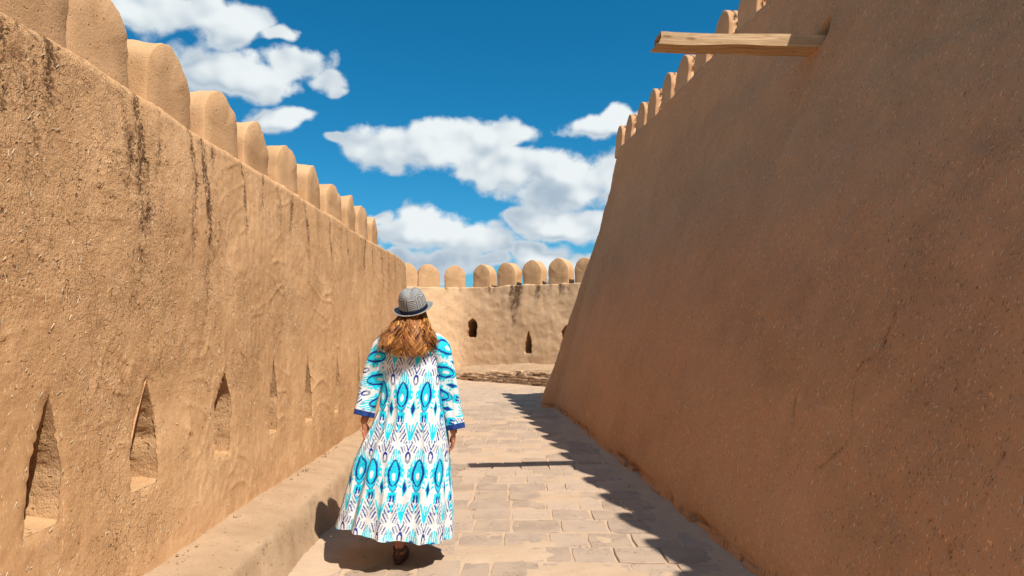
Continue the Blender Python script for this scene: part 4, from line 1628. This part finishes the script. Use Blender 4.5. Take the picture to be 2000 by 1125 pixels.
# ---- sandals
for FT_ in (FOOT_B, FOOT_F):
    bm = bmesh.new()
    out = []
    for k_ in range(28):
        a = k_ * 2 * PI / 28
        yy_ = 0.105 - 0.128 * math.cos(a)
        wdt = (0.036 + 0.010 * math.sin(max(0, (yy_ - .02) / .2) * PI * .8)) * abs(math.sin(a)) ** 0.55 * (1 if math.sin(a) >= 0 else -1)
        out.append((wdt - 0.004, yy_))
    lo = [bm.verts.new(FT_ + Vector((x * .97, y, 0.003))) for x, y in out]
    mi = [bm.verts.new(FT_ + Vector((x, y, 0.012))) for x, y in out]
    hi = [bm.verts.new(FT_ + Vector((x, y, 0.020 + 0.008 * (y < .06)))) for x, y in out]
    for A, B in ((lo, mi), (mi, hi)):
        for k_ in range(28):
            j = (k_ + 1) % 28
            bm.faces.new((A[k_], A[j], B[j], B[k_]))
    bm.faces.new(lo[::-1])
    bm.faces.new(hi)
    bmesh.ops.recalc_face_normals(bm, faces=bm.faces)
    me = bpy.data.meshes.new('sandal')
    bm.to_mesh(me)
    bm.free()
    sd = plink('sandal', me, M_LEATHER, person)

    def strap(points, w, thick=0.004):
        bm_ = bmesh.new()
        prev = None
        for i, (c, outw, side) in enumerate(points):
            c, outw, side = FT_ + Vector(c), Vector(outw).normalized(), Vector(side).normalized()
            r4 = [bm_.verts.new(c + side * w * s1 + outw * thick * s2) for s1, s2 in ((-.5, 0), (.5, 0), (.5, 1), (-.5, 1))]
            if prev:
                for k_ in range(4):
                    bm_.faces.new((prev[k_], prev[(k_ + 1) % 4], r4[(k_ + 1) % 4], r4[k_]))
            prev = r4
        me_ = bpy.data.meshes.new('strap')
        bmesh.ops.recalc_face_normals(bm_, faces=bm_.faces)
        bm_.to_mesh(me_)
        bm_.free()
        plink('strap', me_, M_LEATHER, sd)

    # round the ankle, over the instep, across the toes, up the heel
    strap([((0.037 * math.cos(a), 0.036 + 0.040 * math.sin(a), 0.088 + 0.006 * math.sin(a)), (math.cos(a), math.sin(a), 0), (0, 0, 1)) for a in np.linspace(0, 2 * PI, 25)], 0.016)
    strap([(((0.043) * math.cos(a) - .002, 0.095, 0.018 + 0.062 * math.sin(a)), (math.cos(a), 0, math.sin(a)), (0, 1, 0.0)) for a in np.linspace(0, PI, 15)], 0.020)
    strap([(((0.044) * math.cos(a) - .005, 0.160, 0.016 + 0.050 * math.sin(a)), (math.cos(a), 0, math.sin(a)), (0, 1, 0.0)) for a in np.linspace(0, PI, 15)], 0.020)
    strap([((0.036 * math.cos(a), 0.030 + 0.036 * math.sin(a), 0.040), (math.cos(a), math.sin(a), 0), (0, 0, 1)) for a in np.linspace(-PI, 0, 15)], 0.036)
    strap([((0.0, -0.006, 0.035), (0, -1, 0), (1, 0, 0)), ((0.0, -0.008, 0.065), (0, -1, 0), (1, 0, 0)), ((0, -0.006, 0.095), (0, -1, 0), (1, 0, 0))], 0.016)

# ---- hair: a soft core and some two thousand wavy locks
rs = np.random.RandomState(21)
NS, NSEG = 1700, 22
hv, hf, ht = [], [], []
t = np.linspace(0, 1, NSEG)
clump = rs.rand(26)
for i in range(NS):
    a = rs.uniform(-1.75, 1.75)                          # 0 = back of the head
    lay = rs.rand() ** 0.7                               # 1 = outermost
    r0 = 0.050 + 0.026 * lay
    start = np.array([HC.x + r0 * math.sin(a) * 0.95, HC.y - r0 * math.cos(a) * 1.05, HC.z + rs.uniform(-0.035, 0.005)])
    f = a / 1.75
    ci = int((f * 0.5 + 0.5) * 25.999)
    clen = 0.5 + 0.5 * math.sin(ci * 2.4 + 1.0)
    endx = HC.x - 0.012 + f * 0.182 + rs.normal(0, .010) + 0.012 * math.sin(ci * 1.9)
    zc = wpt(800, 702).z + 0.05 * abs(f) ** 2 + 0.045 * clen
    endz = zc + abs(rs.normal(0, .02)) + (1 - lay) * 0.03
    back = PY - 0.148 - 0.040 * lay + 0.085 * abs(f) ** 2.2
    end = np.array([endx, back, endz])
    midx = HC.x + f * 0.135 + rs.normal(0, .006)
    mid = np.array([midx, min(HC.y - 0.095 * math.cos(a) - 0.02 * lay, back + 0.05), (start[2] + endz) / 2 + 0.02])
    B = ((1 - t) ** 2)[:, None] * start + (2 * t * (1 - t))[:, None] * mid + (t ** 2)[:, None] * end
    ph = ci * 1.7 + rs.normal(0, .5)
    amp = (0.005 + 0.014 * t)
    B[:, 0] += amp * np.sin(t * (13 + 2 * math.sin(ci)) + ph)
    B[:, 1] -= 0.6 * amp * np.cos(t * (12 + 2 * math.sin(ci)) + ph * 1.3)
    if rs.rand() < 0.06:                                 # flyaway
        B[:, 0] += np.sign(f) * 0.03 * t ** 2 * rs.rand()
    w = rs.uniform(0.0018, 0.0038) * (1 - 0.75 * t ** 2.5)
    tg = np.gradient(B, axis=0)
    tg /= np.linalg.norm(tg, axis=1, keepdims=True)
    o_ = np.array([math.sin(a) * .8, -math.cos(a * .8), 0.1])
    sd_ = np.cross(tg, o_)
    sd_ /= np.linalg.norm(sd_, axis=1, keepdims=True)
    nn = np.cross(sd_, tg)
    n0 = len(hv) * NSEG * 3
    ring = np.stack([B - sd_ * w[:, None], B + sd_ * w[:, None], B + nn * w[:, None] * 0.9], 1)
    hv.append(ring.reshape(-1, 3))
    tb = 0.42 + 0.24 * math.sin(ci * 2.9) + rs.normal(0, .2) - 0.25 * (1 - lay)
    ht.append(np.repeat(np.clip(tb + 0.16 * np.sin(t * 14 + ph), 0, 1), 3))
hv = np.concatenate(hv)
k3 = np.arange(NSEG - 1)
one = np.concatenate([np.stack([k3 * 3 + e, k3 * 3 + (e + 1) % 3, (k3 + 1) * 3 + (e + 1) % 3, (k3 + 1) * 3 + e], 1) for e in range(3)])
hf = (np.arange(NS)[:, None, None] * NSEG * 3 + one[None]).reshape(-1, 4)
me = mesh_np('hair', hv, hf)
set_float(me, 'tint', np.concatenate(ht))
hair = plink('hair', me, M_HAIR, person)
# under-layer so the nape never shows through
na, nz = 40, 24
aa = np.linspace(-1.7, 1.7, na)
HU = np.zeros((na, nz, 3))
for i, a in enumerate(aa):
    f = a / 1.7
    s_ = np.array([HC.x + 0.075 * math.sin(a), HC.y - 0.08 * math.cos(a), HC.z + 0.05])
    e_ = np.array([HC.x - .01 + f * 0.155, PY - 0.142 + 0.085 * abs(f) ** 2.2, wpt(800, 676).z + 0.06 * abs(f) ** 2 + 0.02 * math.sin(i * 1.1)])
    m_ = np.array([HC.x + f * 0.115, HC.y - 0.09 * math.cos(a), (s_[2] + e_[2]) / 2])
    tt = np.linspace(0, 1, nz)
    HU[i] = ((1 - tt) ** 2)[:, None] * s_ + (2 * tt * (1 - tt))[:, None] * m_ + (tt ** 2)[:, None] * e_
me = mesh_np('under_layer', HU, grid_faces(na, nz))
set_float(me, 'tint', np.full(na * nz, 0.22))
plink('under_layer', me, M_HAIR, hair)

# ---- hat: pinched crown, short brim curled up behind, navy band
hat = empty('hat')
hat.parent = person
HATM = Matrix.Translation(wpt(808, 603, PY + 0.03)) @ Euler((math.radians(25), math.radians(-9), 0)).to_matrix().to_4x4()
hat.matrix_parent_inverse = PINV


def hat_link(name, V, faces, mat, col=None):
    V = np.asarray(V).reshape(-1, 3)
    W = (np.array(HATM)[:3, :3] @ V.T).T + np.array(HATM)[:3, 3]
    me_ = mesh_np(name, W, faces)
    if col is not None:
        set_col(me_, 'weave', col)
    o = link(name, me_, mat, None)
    o.parent = hat
    return o


nA, nR = 220, 90
an = np.linspace(-PI, PI, nA, endpoint=False)            # 0 = back
pr = np.linspace(0, 1, nR)
AN, PRR = np.meshgrid(an, pr, indexing='ij')
Hc = 0.142
phi = PRR * PI / 2
rad = 0.0965 * np.cos(phi) ** 0.48
zz = Hc * np.sin(phi) ** 0.95
top = sstep(PRR, 0.62, 0.85)
cxh = rad * np.sin(AN) * 0.97
cyh = -rad * np.cos(AN) * 1.10
# lengthwise crease and the two pinches in front
zz = zz - 0.020 * np.exp(-(cxh / 0.020) ** 2) * sstep(zz, 0.10, 0.14) * (0.5 + 0.5 * sstep(cyh, -0.05, 0.02))
pin = np.exp(-((np.abs(AN) - 2.45) / 0.35) ** 2) * sstep(PRR, 0.3, 0.6)
cxh = cxh * (1 - 0.20 * pin)


def weave(anv, zv, kind):
    m_ = np.zeros(anv.shape)
    u_ = anv * 0.09
    if kind == 'side':
        blk = np.floor((anv + 10.12) / 0.62)
        hor = (blk % 2 == 0)
        st1 = np.sin(zv * 2 * PI / 0.0115) > -0.05
        st2 = np.sin(u_ * 2 * PI / 0.0115) > -0.05
        m_ = np.where(hor, st1, st2).astype(float)
    else:
        m_ = (np.sin(u_ * 2 * PI / 0.009) * np.sin(zv * 2 * PI / 0.010) > -0.1).astype(float)
    n_ = 0.5 + 0.5 * vn(anv * 60, zv * 900, 0, 7)
    c = m_[..., None] * np.array([0.40, 0.395, 0.375]) + (1 - m_)[..., None] * np.array([0.035, 0.037, 0.045])
    return c * (0.7 + 0.5 * n_[..., None])


wc = np.where((zz > 0.098)[..., None], weave(AN * 0 + cxh * 11, cyh * 1.0, 'top'), weave(AN, zz, 'side'))
hat_link('crown', np.stack([cxh, cyh, zz], -1), grid_faces(nA, nR, wrap_c=True), M_HATW, wc)
nB = 30
br = np.linspace(0, 1, nB)
AB, BR = np.meshgrid(an, br, indexing='ij')
wid = 0.041
rb_ = 0.094 + wid * BR
curl = 0.010 * (0.5 + 0.5 * np.cos(AB)) * BR ** 2.0 - 0.014 * (0.5 - 0.5 * np.cos(AB)) * BR ** 1.5
curl += 0.016 * np.abs(np.sin(AB)) ** 3 * BR ** 1.6
bxh, byh = rb_ * np.sin(AB) * 0.97, -(rb_ - 0.010 * BR ** 2 * (np.cos(AB) > 0) * np.cos(AB)) * np.cos(AB) * 1.10
upb = np.stack([bxh, byh, curl + 0.0012], -1)
lob = np.stack([bxh, byh, curl - 0.0022], -1)
Pb = np.concatenate([upb, lob[:, ::-1]], 1)
cb = weave(AB, rb_, 'brim')
hat_link('brim', Pb, grid_faces(nA, nB * 2, wrap_c=True), M_HATW, np.concatenate([cb, cb[:, ::-1]], 1))
bz = np.linspace(0.001, 0.027, 6)
rB = 0.0985 - 0.0006 * np.arange(6)
Pb = np.stack([np.outer(np.sin(an), rB) * 0.975, -np.outer(np.cos(an), rB) * 1.105, np.repeat(bz[None], nA, 0)], -1)
Pi = Pb.copy()
Pi[..., :2] *= 0.975
hat_link('band', np.concatenate([Pb, Pi[:, ::-1]], 1), grid_faces(nA, 12, wrap_c=True), M_BAND)
